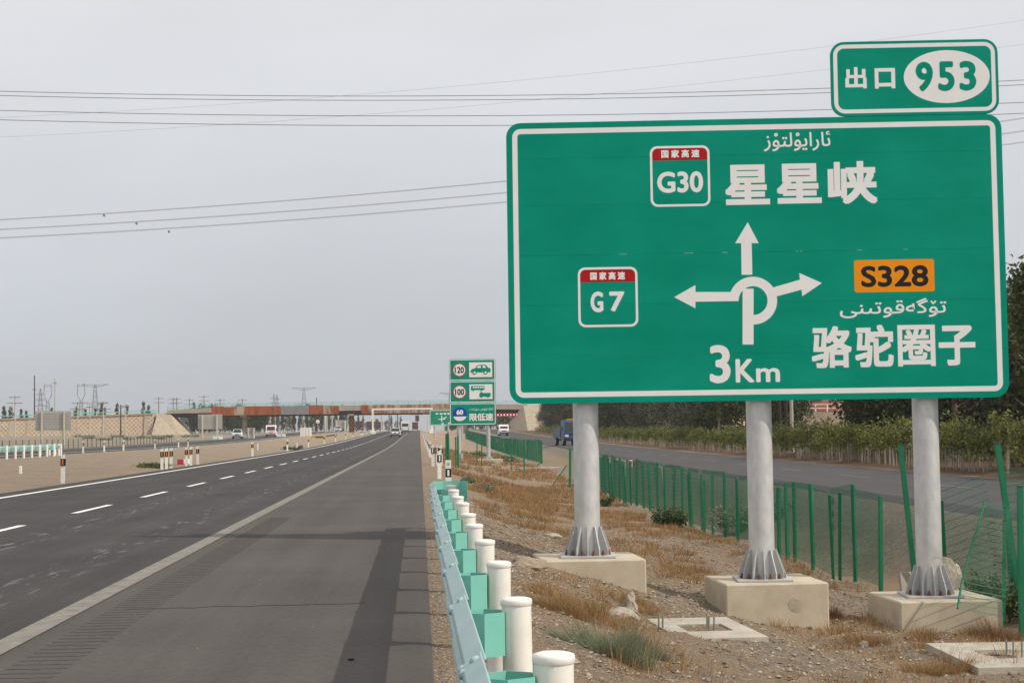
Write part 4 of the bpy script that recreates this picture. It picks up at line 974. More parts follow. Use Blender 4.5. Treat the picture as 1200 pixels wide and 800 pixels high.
for px, yt, m_ in ((371, 466, 'pole_dark'),): pole_px(px, yt, 640, [], m_, 'bare slim dark pole rising behind the rusty panels', None, .28)
G3_ = 'bare poles seen under the bridge'; L3 = 'bare slim pale pole in the plantation seen under the bridge'
for px in (315, 335, 342, 354, 361, 383, 389, 402, 447, 456, 466): pole_px(px, 478, 560+px % 7*12, [], 'pole_conc' if px % 2 else 'wood', L3, G3_, .3)
pole_px(380.5, 476, 520, [], 'pole_conc', 'thick white mast seen under the bridge beside the pale concrete gap', None, .5)
rs = thing('round_sign', 'tiny round red rimmed sign on a pole under the bridge', 'road sign', g3(at(372.5, 505, 410).x, 410))
MB().tube((0, 0, 0), (0, 0, 3.2), .08, n=6).build('post', M['pole_conc'], rs); MB().tube((0, 0, 3.1), (0, .06, 3.1), .62, n=20).build('rim', M['red'], rs); MB().tube((0, -.03, 3.1), (0, 0, 3.1), .46, n=20).build('face', M['white'], rs)
def pylon(px, ytop, D, kind, lab):
    p = at(px, ytop, D); g = zt(p.x, D); H = p.z-g
    t = thing('power_pylon', lab, 'pylon', (p.x, D, g)); r = .00012*D
    def lat(z0, z1, w0, w1, n):
        mb = MB()
        for i in range(n):
            a0, a1 = z0+(z1-z0)*i/n, z0+(z1-z0)*(i+1)/n; b0, b1 = w0+(w1-w0)*i/n, w0+(w1-w0)*(i+1)/n
            C0 = [(-b0, -b0, a0), (b0, -b0, a0), (b0, b0, a0), (-b0, b0, a0)]; C1 = [(-b1, -b1, a1), (b1, -b1, a1), (b1, b1, a1), (-b1, b1, a1)]
            for q in range(4):
                mb.tube(C0[q], C1[q], r, n=3, caps=False); mb.tube(C0[q], C1[(q+1) % 4], r*.6, n=3, caps=False); mb.tube(C1[q], C0[(q+1) % 4], r*.6, n=3, caps=False)
        return mb
    if kind == 'T':
        lat(0, H*.98, H*.085, H*.018, 10).build('mast', M['lattice'], t)
        for z, w in ((H*.97, H*.27), (H*.62, H*.24)):
            a = MB(); 
            for s in (-1, 1):
                for yv in (-.02*H, .02*H): a.tube((0, yv, z), (s*w, 0, z+.01*H), r, n=3, caps=False); a.tube((0, yv, z-.05*H), (s*w, 0, z+.01*H), r, n=3, caps=False)
                for q in (.3, .6, .9): a.tube((s*w*q, 0, z), (s*w*q, 0, z-.05*H*(1-q)-.02*H), r*.8, n=3, caps=False)
            a.build('crossarm', M['lattice'], t)
    elif kind == 'Y':
        lat(0, H*.68, H*.075, H*.02, 8).build('mast', M['lattice'], t)
        w = H*.085; a = MB()
        for s in (-1, 1):
            for yv in (-.015*H, .015*H):
                a.path([(s*.02*H, yv, H*.68), (s*w*.9, yv, H*.79), (s*w*.72, yv, H)], r, 3)
            for q in range(4): a.tube((s*w*.9, 0, H*(.79+.05*q)), (s*w*.75, 0, H*(.82+.05*q)), r*.7, n=3, caps=False)
        for yv in (-.015*H, .015*H): a.tube((-w*.95, yv, H*.955), (w*.95, yv, H*.955), r, n=3, caps=False); a.tube((-w*.8, yv, H*.985), (w*.8, yv, H*.985), r, n=3, caps=False)
        a.build('head', M['lattice'], t)
    else:
        lat(0, H, H*.09, H*.01, 10).build('mast', M['lattice'], t)
        a = MB()
        for z, w in ((H*.62, H*.13), (H*.75, H*.11), (H*.87, H*.09)):
            for s in (-1, 1): a.tube((0, 0, z), (s*w, 0, z), r, n=3, caps=False); a.tube((0, 0, z+.04*H), (s*w, 0, z), r, n=3, caps=False)
        a.build('crossarm', M['lattice'], t)
pylon(47.5, 455, 1150, 'S', 'far slender lattice pylon behind the ribbed sign back'); pylon(56, 450, 1300, 'Y', 'far forked lattice pylon above the ribbed sign back')
pylon(95, 449.5, 1250, 'Y', 'far forked lattice pylon beside the broad armed pylon'); pylon(111.5, 449, 1050, 'T', 'far broad armed lattice pylon above the tan wall')
pylon(356, 453, 1050, 'T', 'far broad armed lattice pylon above the grey bridge panels'); pylon(321, 461, 1300, 'S', 'far faint slender pylon behind the rusty bridge panels'); pylon(324.5, 462, 1330, 'S', 'faint slender pylon close beside its twin behind the bridge')
pylon(527, 459, 1300, 'T', 'faint far pylon just beside the speed limit sign')

def cable(P, Y, r, lab, group, n=28, slope=0.0, ext=.55):
    xs = np.array([p[0] for p in P]); zs = np.array([p[1] for p in P]); c = np.polyfit(xs, zs, 2)
    x0, x1 = xs[0]-(xs[2]-xs[0])*ext, xs[2]+(xs[2]-xs[0])*ext
    mid = (x0+x1)/2
    pts = [(x, Y, float(np.polyval(c, x))) for x in np.linspace(x0, x1, n*2)]
    o = MB().path([Vector((q[0]-mid, 0, q[2])) for q in pts], r, 5).build('overhead_cable', M['cable'], None, (mid, Y, 0))
    return tag(o, lab, 'cable', group)
LA = 'thin overhead cable in the sagging set crossing the sky behind the exit plate'; GA = 'near overhead cables'
for P in (((-15.28, 14.24), (2.94, 14.05), (23.15, 14.61)), ((-15.28, 14.08), (2.93, 13.89), (23.14, 14.43)), ((-15.28, 13.53), (2.93, 13.29), (23.12, 13.75)), ((-15.28, 13.18), (2.92, 12.92), (23.11, 13.33))): cable(P, 60, .013, LA, GA)
LB = 'twin conductor power line climbing across the sky behind the big board'; GB = 'twin conductor lines'
for i, P in enumerate((((-22.9, 13.45), (4.87, 15.44), (34.66, 18.93)), ((-22.9, 12.91), (4.86, 14.79), (34.63, 18.19)), ((-22.9, 12.44), (4.85, 14.26), (34.61, 17.55)))):
    o = cable(P, 90, .010, LB, GB)
    MB().box((0, 0, 0), (.08, .3, .1)).build('spacer_damper', M['cable'], o, (at(122+38*i, 252+9.5*i, 90).x-o.location.x, 0, at(122+38*i, 252+9.5*i, 90).z-.02))
    c2 = o.copy(); c2.data = o.data; COL.objects.link(c2); c2.location = (o.location.x, 90.4, .1)
LC = 'very faint high power cable crossing above the exit plate'; GC = 'faint high cables'
for P in (((-38.2, 30.86), (7.36, 34.04), (58.06, 39.99)), ((-38.2, 29.04), (8.93, 32.19), (57.99, 37.68))): cable(P, 150, .009, LC, GC)

# ------------------------------------------------------------------ vehicles
def frustum(mb, c, bw, bl, tw, tl, z0, z1, shift=0.0, mi=0):
    x, y = c
    P = [(x-bw/2, y-bl/2, z0), (x+bw/2, y-bl/2, z0), (x+bw/2, y+bl/2, z0), (x-bw/2, y+bl/2, z0), (x-tw/2, y-tl/2+shift, z1), (x+tw/2, y-tl/2+shift, z1), (x+tw/2, y+tl/2+shift, z1), (x-tw/2, y+tl/2+shift, z1)]
    return mb.add(P, [(0, 3, 2, 1), (4, 5, 6, 7), (0, 1, 5, 4), (1, 2, 6, 5), (2, 3, 7, 6), (3, 0, 4, 7)], False, mi)
def wheels(t, w, ys, r=.34, tw=.22):
    for s in (-1, 1):
        for y in ys:
            x = s*(w/2-tw/2-.02)
            q = MB().tube((x-tw/2, y, r), (x+tw/2, y, r), r, n=18).build('wheel', M['rubber'], t)
            MB().tube((x+s*(tw/2-.01), y, r), (x+s*(tw/2+.012), y, r), r*.6, n=14).build('rim', M['galv_dull'], q)
def car(lab, X, Y, z, rz, suv=True, paint='car_white'):
    """front faces -Y before turning"""
    t = thing('car', lab, 'car', (X, Y, z), rz); w = 1.84
    h1 = 1.05 if suv else .95; H = 1.68 if suv else 1.5
    b = MB().cbox((0, 0, .3+(h1-.3)/2), (w, 4.5, h1-.3), .14).build('body', M[paint], t)
    frustum(MB(), (0, .45), 1.70, 3.1, 1.30, 1.9, h1-.04, H, .15).build('windows', M['glass'], t)
    MB().cbox((0, .6, H+.01), (1.34, 1.95, .09), .04).build('roof', M[paint], t)
    for s in (-1, 1):
        MB().cbox((s*.64, -2.24, h1-.28), (.42, .1, .17), .02).build('headlight', M['lamp'], b)
        MB().cbox((s*.72, 2.24, h1-.2), (.34, .1, .22), .02).build('tail_light', M['tail'], b)
        MB().cbox((s*.98, -.85, h1+.05), (.2, .12, .15), .02).build('mirror', M[paint], t)
        for (ya, yb_) in ((-1.05, -.42), (1.95, 1.5)): MB().tube((s*.84, ya if ya < 0 else ya, h1-.03), (s*.65, ya+.62 if ya < 0 else yb_, H), .05, n=4).build('pillar', M[paint], t)
    MB().cbox((0, -2.25, h1-.32), (.8, .06, .2), .01).build('grille', M['dark'], b); MB().cbox((0, -2.24, .42), (1.5, .1, .2), .02).build('bumper', M['dark'], b)
    MB().cbox((0, 2.24, .42), (1.5, .1, .2), .02).build('bumper', M['dark'], b); MB().box((0, 2.265, .72), (.44, .02, .14)).build('number_plate', M['blue'], b)
    wheels(t, w, (-1.42, 1.4)); return t
def van(lab, X, Y, z, rz, L=5.2, H=2.3, w=1.95, ambulance=False, rear=False, paint='car_white'):
    t = thing('ambulance' if ambulance else 'van', lab, 'ambulance' if ambulance else 'van', (X, Y, z), rz)
    prof = [(-L/2, .32), (L/2, .32), (L/2, H-.08), (L/2-.12, H), (-L/2+1.15, H), (-L/2+.95, H-.06), (-L/2+.3, 1.22), (-L/2+.02, 1.0)]
    b = MB().prism([(a, c) for a, c in prof], -w/2, w/2, 'yz').build('body', M[paint], t)
    MB().add([(-w*.42, -L/2+.30, 1.28), (w*.42, -L/2+.30, 1.28), (w*.38, -L/2+.80, H-.28), (-w*.38, -L/2+.80, H-.28)], [(0, 1, 2, 3)]).build('windscreen', M['glass'], b).location = (0, -.03, 0.02)
    MB().box((0, L/2+.005, H*.68), (w*.76, .02, H*.26)).build('rear_window', M['glass'], b)
    for s in (-1, 1):
        MB().box((s*(w/2+.004), .3, H*.66), (.02, L*.62, H*.24)).build('side_window', M['glass'], b)
        MB().cbox((s*.72, -L/2, .82), (.34, .1, .2), .02).build('headlight', M['lamp'], b); MB().cbox((s*.84, L/2, .95), (.16, .08, .5), .02).build('tail_light', M['tail'], b)
        MB().cbox((s*1.08, -L/2+.45, 1.35), (.18, .12, .3), .02).build('mirror', M['dark'], t)
    MB().cbox((0, -L/2-.02, .48), (w*.96, .14, .26), .03).build('bumper', M['dark'] if not ambulance else M['plastic_red'], b); MB().cbox((0, -L/2, .85), (.8, .06, .16), .01).build('grille', M['dark'], b)
    MB().cbox((0, L/2, .45), (w*.94, .12, .22), .02).build('bumper', M['dark'], b); MB().box((0, -L/2-.1, .5), (.44, .02, .14)).build('number_plate', M['blue'], b)
    if ambulance:
        MB().cbox((0, -L/2+1.5, H+.1), (1.4, .35, .2), .04).build('light_bar', M['tail'], t); MB().box((0, -L/2+.08, 1.08), (w*.9, .02, .12)).build('stripe', M['red'], b)
    wheels(t, w, (-L/2+.85, L/2-1.0)); return t
def truck(lab, X, Y, z, rz, paint='car_blue', H=2.35, w=1.9, L=5.6, box=False, cab='car_blue'):
    t = thing('truck', lab, 'truck', (X, Y, z), rz)
    cb = MB().prism([(-L/2, .45), (-L/2+1.5, .45), (-L/2+1.5, H-.1), (-L/2+1.35, H), (-L/2+.35, H), (-L/2+.02, 1.3)], -w/2, w/2, 'yz').build('cab', M[cab], t)
    MB().add([(-w*.44, -L/2+.03, 1.36), (w*.44, -L/2+.03, 1.36), (w*.41, -L/2+.30, H-.22), (-w*.41, -L/2+.30, H-.22)], [(0, 1, 2, 3)]).build('windscreen', M['glass'], cb).location = (0, -.03, 0)
    for s in (-1, 1):
        MB().add([(s*(w/2+.006), -L/2+.2, 1.4), (s*(w/2+.006), -L/2+1.2, 1.4), (s*(w/2+.006), -L/2+1.2, H-.25), (s*(w/2+.006), -L/2+.45, H-.25)], [(0, 1, 2, 3) if s > 0 else (3, 2, 1, 0)]).build('side_window', M['glass'], cb)
        MB().cbox((s*w*.36, -L/2-.01, .92), (.36, .08, .2), .02).build('headlight', M['lamp'], cb); MB().cbox((s*(w/2+.14), -L/2+.1, 1.65), (.14, .1, .36), .02).build('mirror', M['dark'], t)
    MB().cbox((0, -L/2-.03, .62), (w*.98, .16, .22), .03).build('bumper', M['dark'], cb); MB().cbox((0, -L/2, 1.1), (.9, .05, .14), .01).build('grille', M['dark'], cb)
    MB().box((0, -L/2-.12, .63), (.44, .02, .13)).build('number_plate', M['blue'], cb)
    MB().box((0, .2, .55), (w*.5, L*.9, .22)).build('chassis', M['dark'], t)
    hb = 2.7 if box else 1.15
    if box: MB().cbox((0, .8, .8+hb/2), (w+.2, L-1.7, hb), .05).build('cargo_box', M[paint], t)
    else:
        MB().box((0, .8, .78), (w+.05, L-1.75, .1)).build('bed', M[paint], t)
        for s in (-1, 1): MB().box((s*(w/2+.02), .8, 1.2), (.05, L-1.75, .8)).build('side_board', M[paint], t)
        MB().box((0, -L/2+1.62, 1.55), (w, .06, 1.5)).build('headboard', M['dark'], t); MB().box((0, L/2-.08, 1.2), (w, .05, .8)).build('tail_board', M[paint], t)
    if cab == 'car_blue': MB().cbox((0, -L/2+.42, H+.02), (1.3, .1, .16), .02).build('roof_board', M['delin_orange'], t)
    wheels(t, w, (-L/2+.75, L/2-1.2), .4, .26); return t
car('white hatchback driving away on the highway before the gantry', at(463.5, 513, 292).x, 292, zr(292), math.pi, suv=False)
van('white minibus driving away on the highway far ahead', at(475, 504, 420).x, 420, zr(420), math.pi, L=6, H=2.75, w=2.15)
car('white pickup style car coming towards the camera on the opposite carriageway', at(278.3, 515, 300).x, 300, zo(300), R(4), suv=True)
van('white and red ambulance van with red roof light coming towards the camera', at(318, 512, 322).x, 322, zo(322)+.05, R(3), ambulance=True, H=2.3)
car('white car far away under the bridge by the rusty pier', at(396.5, 505, 520).x, 520, zr(520), R(2)); car('dark car far away under the bridge next to the white one', at(403, 505, 530).x, 530, zr(530), R(2), paint='dark')
truck('blue light truck with orange roof board coming along the side road', at(666, 522, 158).x, 158, zr(158), R(6), H=2.45, w=1.95)
van('white minivan coming along the side road beside the speed sign', at(589.7, 510, 285).x, 285, zr(285), R(2), L=4.2, H=1.95, w=1.65)
van('far white van on the side road glimpsed between the speed sign posts', at(541, 503, 470).x, 470, zr(470), R(0), L=4.4, H=2.0, w=1.8)
for i, (px, D, dx) in enumerate(((421, 560, 0), (434, 600, 0), (442.5, 640, 0))):
    truck(['red far truck on the opposite carriageway beside the rusty pier', 'red far truck behind the gantry column', 'dark red far truck just inside the gantry column'][i], at(px, 500, D).x, D, zr(D), 0, paint='car_red', box=True, w=2.3, L=8, H=2.7, cab='car_red')
truck('dark red far truck driving away at the vanishing end of the highway', at(486.5, 500, 700).x, 700, zr(700), math.pi, paint='car_red', box=True, w=2.3, L=9, H=2.7, cab='dark')
fs = thing('overhead_board', 'dark far signal board standing above the end of the highway', 'signal board', (at(489, 500, 720).x, 720, zr(720)))
MB().box((0, 0, 5.3), (1.7, .3, 2.6)).build('board', M['dark'], fs); MB().tube((0, .1, 0), (0, .1, 4.1), .18, n=6).build('post', M['galv_dull'], fs)
g2 = thing('far_gantry', 'far slim gantry with a dark red board over the highway', 'gantry', (at(488, 487, 680).x, 680, zr(680)))
MB().box((0, 0, 6.9), (5.2, .3, .8)).build('board', M['car_red'], g2)
for s in (-8.5, 4.5): MB().box((s, 0, 3.6), (.25, .25, 7.2)).build('column', M['galv_dull'], g2)
MB().box((-2, .2, 7.1), (13.2, .2, .2)).build('beam', M['galv_dull'], g2)

# ------------------------------------------------------------------ trees
def leaf_quads(rg, centers, n, spread, leaf, flat_=.0):
    C = np.array(centers); k = rg.integers(0, len(C), n)
    sp = spread if np.isscalar(spread) else np.array(spread)
    P = C[k]+rg.normal(0, 1, (n, 3))*sp
    a = rg.normal(0, 1, (n, 3)); a /= np.linalg.norm(a, axis=1)[:, None]
    b = rg.normal(0, 1, (n, 3)); b -= a*(a*b).sum(1)[:, None]; b /= np.linalg.norm(b, axis=1)[:, None]
    s = (leaf*rg.uniform(.6, 1.35, n))[:, None]
    V = np.empty((n, 4, 3)); V[:, 0] = P-a*s; V[:, 1] = P+b*s*.55; V[:, 2] = P+a*s; V[:, 3] = P-b*s*.55
    return V.reshape(-1, 3)
def quads_mesh(name, V, m):
    n = len(V)//4
    me = bpy.data.meshes.new(name); me.vertices.add(len(V)); me.vertices.foreach_set('co', V.ravel())
    me.loops.add(n*4); me.loops.foreach_set('vertex_index', np.arange(n*4, dtype=np.int32))
    me.polygons.add(n); me.polygons.foreach_set('loop_start', np.arange(0, n*4, 4, dtype=np.int32))
    me.materials.append(m); me.update(calc_edges=True); me.validate(); return me
def make_tree(seed, H, rad, z0, n, leaf, m, bark, shape='round', nc=46, limbs=7):
    rg = np.random.default_rng(seed); rr_ = random.Random(seed)
    tb = MB(); tips = []
    lean = Vector((rr_.uniform(-.04, .04), rr_.uniform(-.04, .04), 1))
    tr = max(.05, H*.017)
    tb.tube((0, 0, -.3), lean*(H*.45), tr, tr*.62, n=8, caps=False); tb.tube(lean*(H*.45), lean*(H*.9), tr*.62, tr*.15, n=6, caps=False)
    cs = []
    for i in range(limbs):
        z = H*(.25+.55*i/limbs); a = i*2.4+rr_.uniform(-.4, .4)
        ln = rad*(.85 if shape == 'round' else .75)*(1-.35*i/limbs); up = ln*(.7 if shape == 'round' else 1.6)
        p0 = lean*z; p1 = p0+Vector((math.cos(a)*ln, math.sin(a)*ln, up)); mid = p0.lerp(p1, .5)+Vector((0, 0, -.1*ln))
        tb.tube(p0, mid, tr*.4, tr*.26, n=5, caps=False); tb.tube(mid, p1, tr*.26, tr*.07, n=5, caps=False); tips.append(p1)
        cs += [tuple(p1), tuple(mid.lerp(p1, .5))]
    while len(cs) < nc:
        z = rg.uniform(z0, H); t = (z-z0)/(H-z0)
        w = rad*(math.sin(math.pi*min(1, .12+.86*t))**.7) if shape == 'round' else rad*(math.sin(math.pi*min(1, .1+.85*t))**.55)
        w *= .75+.5*mnoise.noise(Vector((z*.8, seed*3.3, 1.0)))
        a = rg.uniform(0, 2*math.pi); q = w*math.sqrt(rg.uniform(.12, 1))
        cs.append((math.cos(a)*q, math.sin(a)*q, z))
    V = leaf_quads(rg, cs, n, (rad*.17, rad*.17, rad*.15 if shape == 'round' else rad*.3), leaf)
    return tb.mesh('trunk', M[bark]), quads_mesh('crown', V, M[m])
TV = {'dark': [make_tree(10+i, 8.6+.5*i, 2.6+.2*(i % 3), 1.0, 5200, .15, 'leaf_dark', 'bark') for i in range(4)],
      'grey': [make_tree(30+i, 6.2+.5*i, 2.2, .9, 3400, .13, 'leaf_grey', 'bark_pale') for i in range(2)],
      'mid': [make_tree(40+i, 8.0, 2.0, 1.6, 3400, .14, 'leaf_mid', 'bark_pale', nc=34) for i in range(2)],
      'poplar': [make_tree(50+i, 10.5, 1.15, 1.0, 2200, .2, 'leaf_dark', 'bark', 'poplar') for i in range(3)],
      'poplar_mid': [make_tree(60+i, 9.5, 1.5, 1.2, 2000, .2, 'leaf_mid', 'bark_pale', 'poplar') for i in range(2)]}
def tree(kind, X, Y, s, lab, group, rg, name='tree'):
    tm_, cm = TV[kind][rg.randrange(len(TV[kind]))]
    t = thing(name, lab, 'tree', (X, Y, zt(X, Y)), rg.uniform(0, 6.28), group); t.scale = (s*rg.uniform(.9, 1.1), s*rg.uniform(.9, 1.1), s)
    inst(tm_, 'trunk', t); inst(cm, 'crown', t); return t
rg = random.Random(21)
TL = {'dark': ('dark dense broadleaf tree in the belt beyond the saplings of the side road', 'dark trees beyond the side road'), 'grey': ('silvery grey green tree in the belt beyond the side road', 'silvery trees beyond the side road'), 'mid': ('lighter green tree with pale trunk in the belt beyond the side road', 'pale trunked trees beyond the side road')}
def hidden_gap(X, Y):
    px = 492+X*FPX/Y; return 948 < px < 1016 and Y < 168
Y = 20.0
while Y < 400:
    s = side_c(Y)-13.2
    for row, x0 in ((0, 24.5), (1, 29.5), (2, 36)):
        X = x0+s+rg.uniform(-1.2, 1.2); yy = Y+rg.uniform(-1.5, 1.5)
        if hidden_gap(X, yy): continue
        if row == 2 and Y > 180: continue
        k = 'dark' if rg.random() < .66 else ('grey' if rg.random() < .6 else 'mid')
        if row == 0 and rg.random() < .22: continue
        tree(k, X, yy, rg.uniform(.78, 1.0), *TL[k], rg)
    Y += 5.2 if Y < 120 else 7.5
tree('mid', 24.6, 63.5, .95, 'tall leafy tree rising behind the board edge beyond the side road', None, rg); tree('mid', 26.5, 68, 1.05, 'tall lighter tree whose top shows beside the board edge', None, rg)
# plantation seen under the bridge and behind the wall
for i in range(30):
    px = 205+i*6.7+rg.uniform(-2, 2); D = rg.uniform(520, 700)
    if 225 < px < 312: tree('dark', at(px, 505, D).x, D, rg.uniform(.7, .95), 'dark bushy tree in the mass seen under the left bridge span', 'bushy trees under the bridge', rg)
    else:
        k = 'poplar_mid' if rg.random() < .4 else 'poplar'
        tree(k, at(px, 505, D).x, D, rg.uniform(.7, .95), 'slim poplar in the plantation seen under the bridge' if k == 'poplar' else 'pale green poplar in the plantation seen under the bridge', 'dark poplars under the bridge' if k == 'poplar' else 'pale poplars under the bridge', rg)
for i in range(26):
    px = 222+i*3.5+rg.uniform(-1.5, 1.5); D = rg.uniform(475, 540); tree('dark' if i % 3 else 'mid', at(px, 505, D).x, D, rg.uniform(.68, .9), 'dark bushy tree in the mass seen under the left bridge span', 'bushy trees under the bridge', rg)
for i in range(26):
    px = 300+i*5; D = rg.uniform(800, 1100); tree('poplar', at(px, 505, D).x, D, rg.uniform(.7, 1.0), 'faint far poplar behind the plantation under the bridge', 'faint far poplars', rg)
for px, yt in ((5, 477), (12.5, 477), (25, 480.5), (31, 482), (89.5, 477), (112, 479), (119, 473), (123, 478), (137, 474), (149, 476), (168, 472), (174, 476), (60, 479), (100, 480), (228, 473), (235, 473)):
    D = 560; p = at(px, yt, D); H = p.z-zt(p.x, D)
    tree('poplar', p.x, D, H/10.6, 'small dark poplar top showing above the tan retaining wall', 'poplars behind the retaining wall', rg)
for i in range(34):
    px = 425+i*5.5+rg.uniform(-1, 1); D = rg.uniform(900, 1400)
    if 470 < px < 520: continue
    tree('dark' if i % 2 else 'poplar', at(px, 505, D).x, D, rg.uniform(.7, 1.0), 'faint far tree on the horizon beyond the bridge', 'far trees on the horizon', rg)
for i in range(20):
    px = 524+i*4.6+rg.uniform(-1, 1); D = rg.uniform(470, 560); tree('dark' if i % 2 else 'mid', at(px, 505, D).x, D, rg.uniform(.4, .6), 'bushy tree behind the speed limit sign seen under the bridge', 'bushy trees under the right bridge span', rg)
# saplings along the side road
def make_sapling(seed):
    rg_ = np.random.default_rng(seed); r2 = random.Random(seed); tb = MB()
    tb.tube((0, 0, -.1), (r2.uniform(-.03, .03), r2.uniform(-.03, .03), .62), .026, .02, n=6, caps=False); cs = []
    for i in range(9):
        a = r2.uniform(0, 6.28); q = r2.uniform(.08, .42); z = r2.uniform(.7, 1.45)
        tb.tube((0, 0, .58), (q*math.cos(a), q*math.sin(a), z), .011, .004, n=4, caps=False); cs.append((q*math.cos(a), q*math.sin(a), z)); cs.append((q*.6*math.cos(a), q*.6*math.sin(a), .62+z*.35))
    V = leaf_quads(rg_, cs, 420, (.13, .13, .12), .06)
    return tb.mesh('trunk', M['bark_pale']), quads_mesh('crown', V, M['leaf_vine'])
SV = [make_sapling(i) for i in range(6)]
stake = MB().tube((0, 0, -.1), (0, 0, .72), .017, n=6).mesh('stake', M['bark_pale'])
def sapling(X, Y, s, lab, group, st):
    t = thing('sapling', lab, 'sapling', (X, Y, zt(X, Y)), rg.uniform(0, 6.28), group); t.scale = (s, s, s*rg.uniform(.9, 1.15)); a, b = SV[rg.randrange(6)]
    inst(a, 'trunk', t); inst(b, 'crown', t)
    if st: inst(stake, 'stake', t, (.1, .05, 0), (rg.uniform(-.06, .06), rg.uniform(-.06, .06), 0))
Y = 33.0; n_s = 0
while Y < 230:
    s = side_c(Y)-13.2; st = .72 if Y < 90 else 1.5 if Y < 150 else 2.6
    sapling(17.6+s+rg.uniform(-.2, .2), Y, rg.uniform(.62, 1.08), 'staked young sapling in the front row along the side road', 'front row of staked saplings', True); n_s += 1
    if Y < 175 and rg.random() < .85:
        sapling(19.0+s+rg.uniform(-.3, .3), Y+.3, rg.uniform(.65, 1.05), 'young sapling in the row behind the staked ones along the side road', 'second row of saplings', False); n_s += 1
    Y += st
hd = []; hg = np.random.default_rng(3)
for i in range(700):
    Y = 34+hg.random()**1.4*330; s = side_c(Y)-13.2; X = 20.3+s+hg.random()*4.2; hd.append((X, Y, zt(X, Y)+.25+.35*hg.random()))
tag(inst(quads_mesh('vine_rows', leaf_quads(hg, hd, 26000, (.45, .6, .32), .10), M['leaf_vine']), 'vine_rows'), 'low green rows of young plants merging behind the saplings', 'plants', kind='stuff')

# ------------------------------------------------------------------ plants and litter on the verge
def blades(rgn, n, rad, h, lean=.5, w=.007, cone=0.0):
    """n curved grass blades round the origin: 4 corners each"""
    a = rgn.uniform(0, 2*np.pi, n); q = rad*np.sqrt(rgn.random(n)); bx_, by_ = q*np.cos(a), q*np.sin(a)
    da = a+rgn.normal(0, .8, n); L_ = h*rgn.uniform(.45, 1.1, n); ln = lean*rgn.uniform(.2, 1.2, n)*(.4+.6*q/max(rad, 1e-3)+cone)
    dx, dy = np.cos(da), np.sin(da); th = rgn.uniform(0, np.pi, n); wx, wy = np.cos(th)*w, np.sin(th)*w
    V = np.empty((n, 4, 3)); mx_ = ln*.45*L_; tx = ln*L_
    V[:, 0] = np.stack([bx_-wx, by_-wy, np.zeros(n)-.02], 1); V[:, 1] = np.stack([bx_+wx, by_+wy, np.zeros(n)-.02], 1)
    zt_ = L_*np.sqrt(np.maximum(.12, 1-np.minimum(.88, (ln*.8)**2)))
    V[:, 2] = np.stack([bx_+dx*tx+wx*.25, by_+dy*tx+wy*.25, zt_], 1)
    V[:, 3] = np.stack([bx_+dx*tx-wx*.25, by_+dy*tx-wy*.25, zt_], 1)
    return V.reshape(-1, 3)
gr = np.random.default_rng(77); allV = []
cnt = 0
while cnt < 2200:
    X = gr.uniform(1.3, 7.6); Y = 8.5+gr.random()**.75*62
    m_ = mnoise.noise(Vector((X*.5, Y*.22, 5.5)))+.55*mnoise.noise(Vector((X*1.7, Y*.9, 2.2)))
    band = math.exp(-((X-(2.3+.02*(Y-22)))/1.3)**2)*.35
    if m_+band < .12: 
        continue
    cnt += 1
    n = int(gr.integers(25, 55)); V = blades(gr, n, gr.uniform(.08, .28), gr.uniform(.07, .2), 1.0, .0016+.0001*Y)
    V += np.array([X, Y, zt(X, Y)]); allV.append(V)
for i in range(1300):
    X = gr.uniform(1.2, 8.0); Y = gr.uniform(58, 170)
    if mnoise.noise(Vector((X*.4, Y*.1, 8.5)))+.4*mnoise.noise(Vector((X, Y*.3, 1.2))) < -.12: continue
    V = blades(gr, 26, gr.uniform(.15, .5), gr.uniform(.1, .3), 1.0, .008+.00008*Y); V += np.array([X, Y, zt(X, Y)]); allV.append(V)
tag(inst(quads_mesh('dry_grass', np.concatenate(allV), M['straw']), 'dry_grass'), 'short dry brown grass growing in patches over the gravel bank', 'grass', kind='stuff')
def tuft(name, px, py, rad, h, n, m, lab, cat='dry grass', lean=.9, w=.0022):
    n *= 2
    p = onground(px, py); parts_ = []
    for q_ in range(11):
        a_ = gr.uniform(0, 6.28); d_ = rad*math.sqrt(gr.random())*.85 if q_ else 0; B_ = blades(gr, max(20, int(n/11*gr.uniform(.5, 1.4))), rad*gr.uniform(.25, .5), h*gr.uniform(.55, 1.1)*(1-.4*d_/rad), lean, w).reshape(-1, 4, 3)
        tl_ = np.array([math.cos(a_), math.sin(a_)])*h*.35*gr.uniform(-.3, 1); B_[:, 2:, :2] += tl_; B_[:, :, :2] += np.array([math.cos(a_), math.sin(a_)])*d_; parts_.append(B_.reshape(-1, 3))
    V = np.concatenate(parts_); k2 = .65+.5*np.sin(V[:, 0].reshape(-1, 4).mean(1)*7+px)*np.cos(V[:, 1].reshape(-1, 4).mean(1)*6)
    V = V.reshape(-1, 4, 3); V[:, 2:, 2] *= np.clip(k2, .35, 1.1)[:, None]; V = V.reshape(-1, 3)
    for j in range(0, len(V), 4):
        c0 = zt(p.x+V[j, 0], p.y+V[j, 1])-p.z; V[j:j+4, 2] += c0
    o = inst(quads_mesh(name, V, M[m]), name, None, p)
    return tag(o, lab, cat)
tuft('dry_grass_clump', 692, 724, .62, .30, 1900, 'straw', 'wide clump of dry straw grass between guardrail and the first footing')
tuft('dry_grass_clump', 652, 700, .4, .3, 900, 'straw', 'small dry straw clump by the left corner of the first footing')
tuft('dry_grass_clump', 745, 712, .3, .28, 600, 'straw', 'dry straw tuft below the right corner of the first footing')
tuft('dry_grass_clump', 1022, 752, .28, .3, 700, 'straw', 'upright dry straw tuft before the low footing')
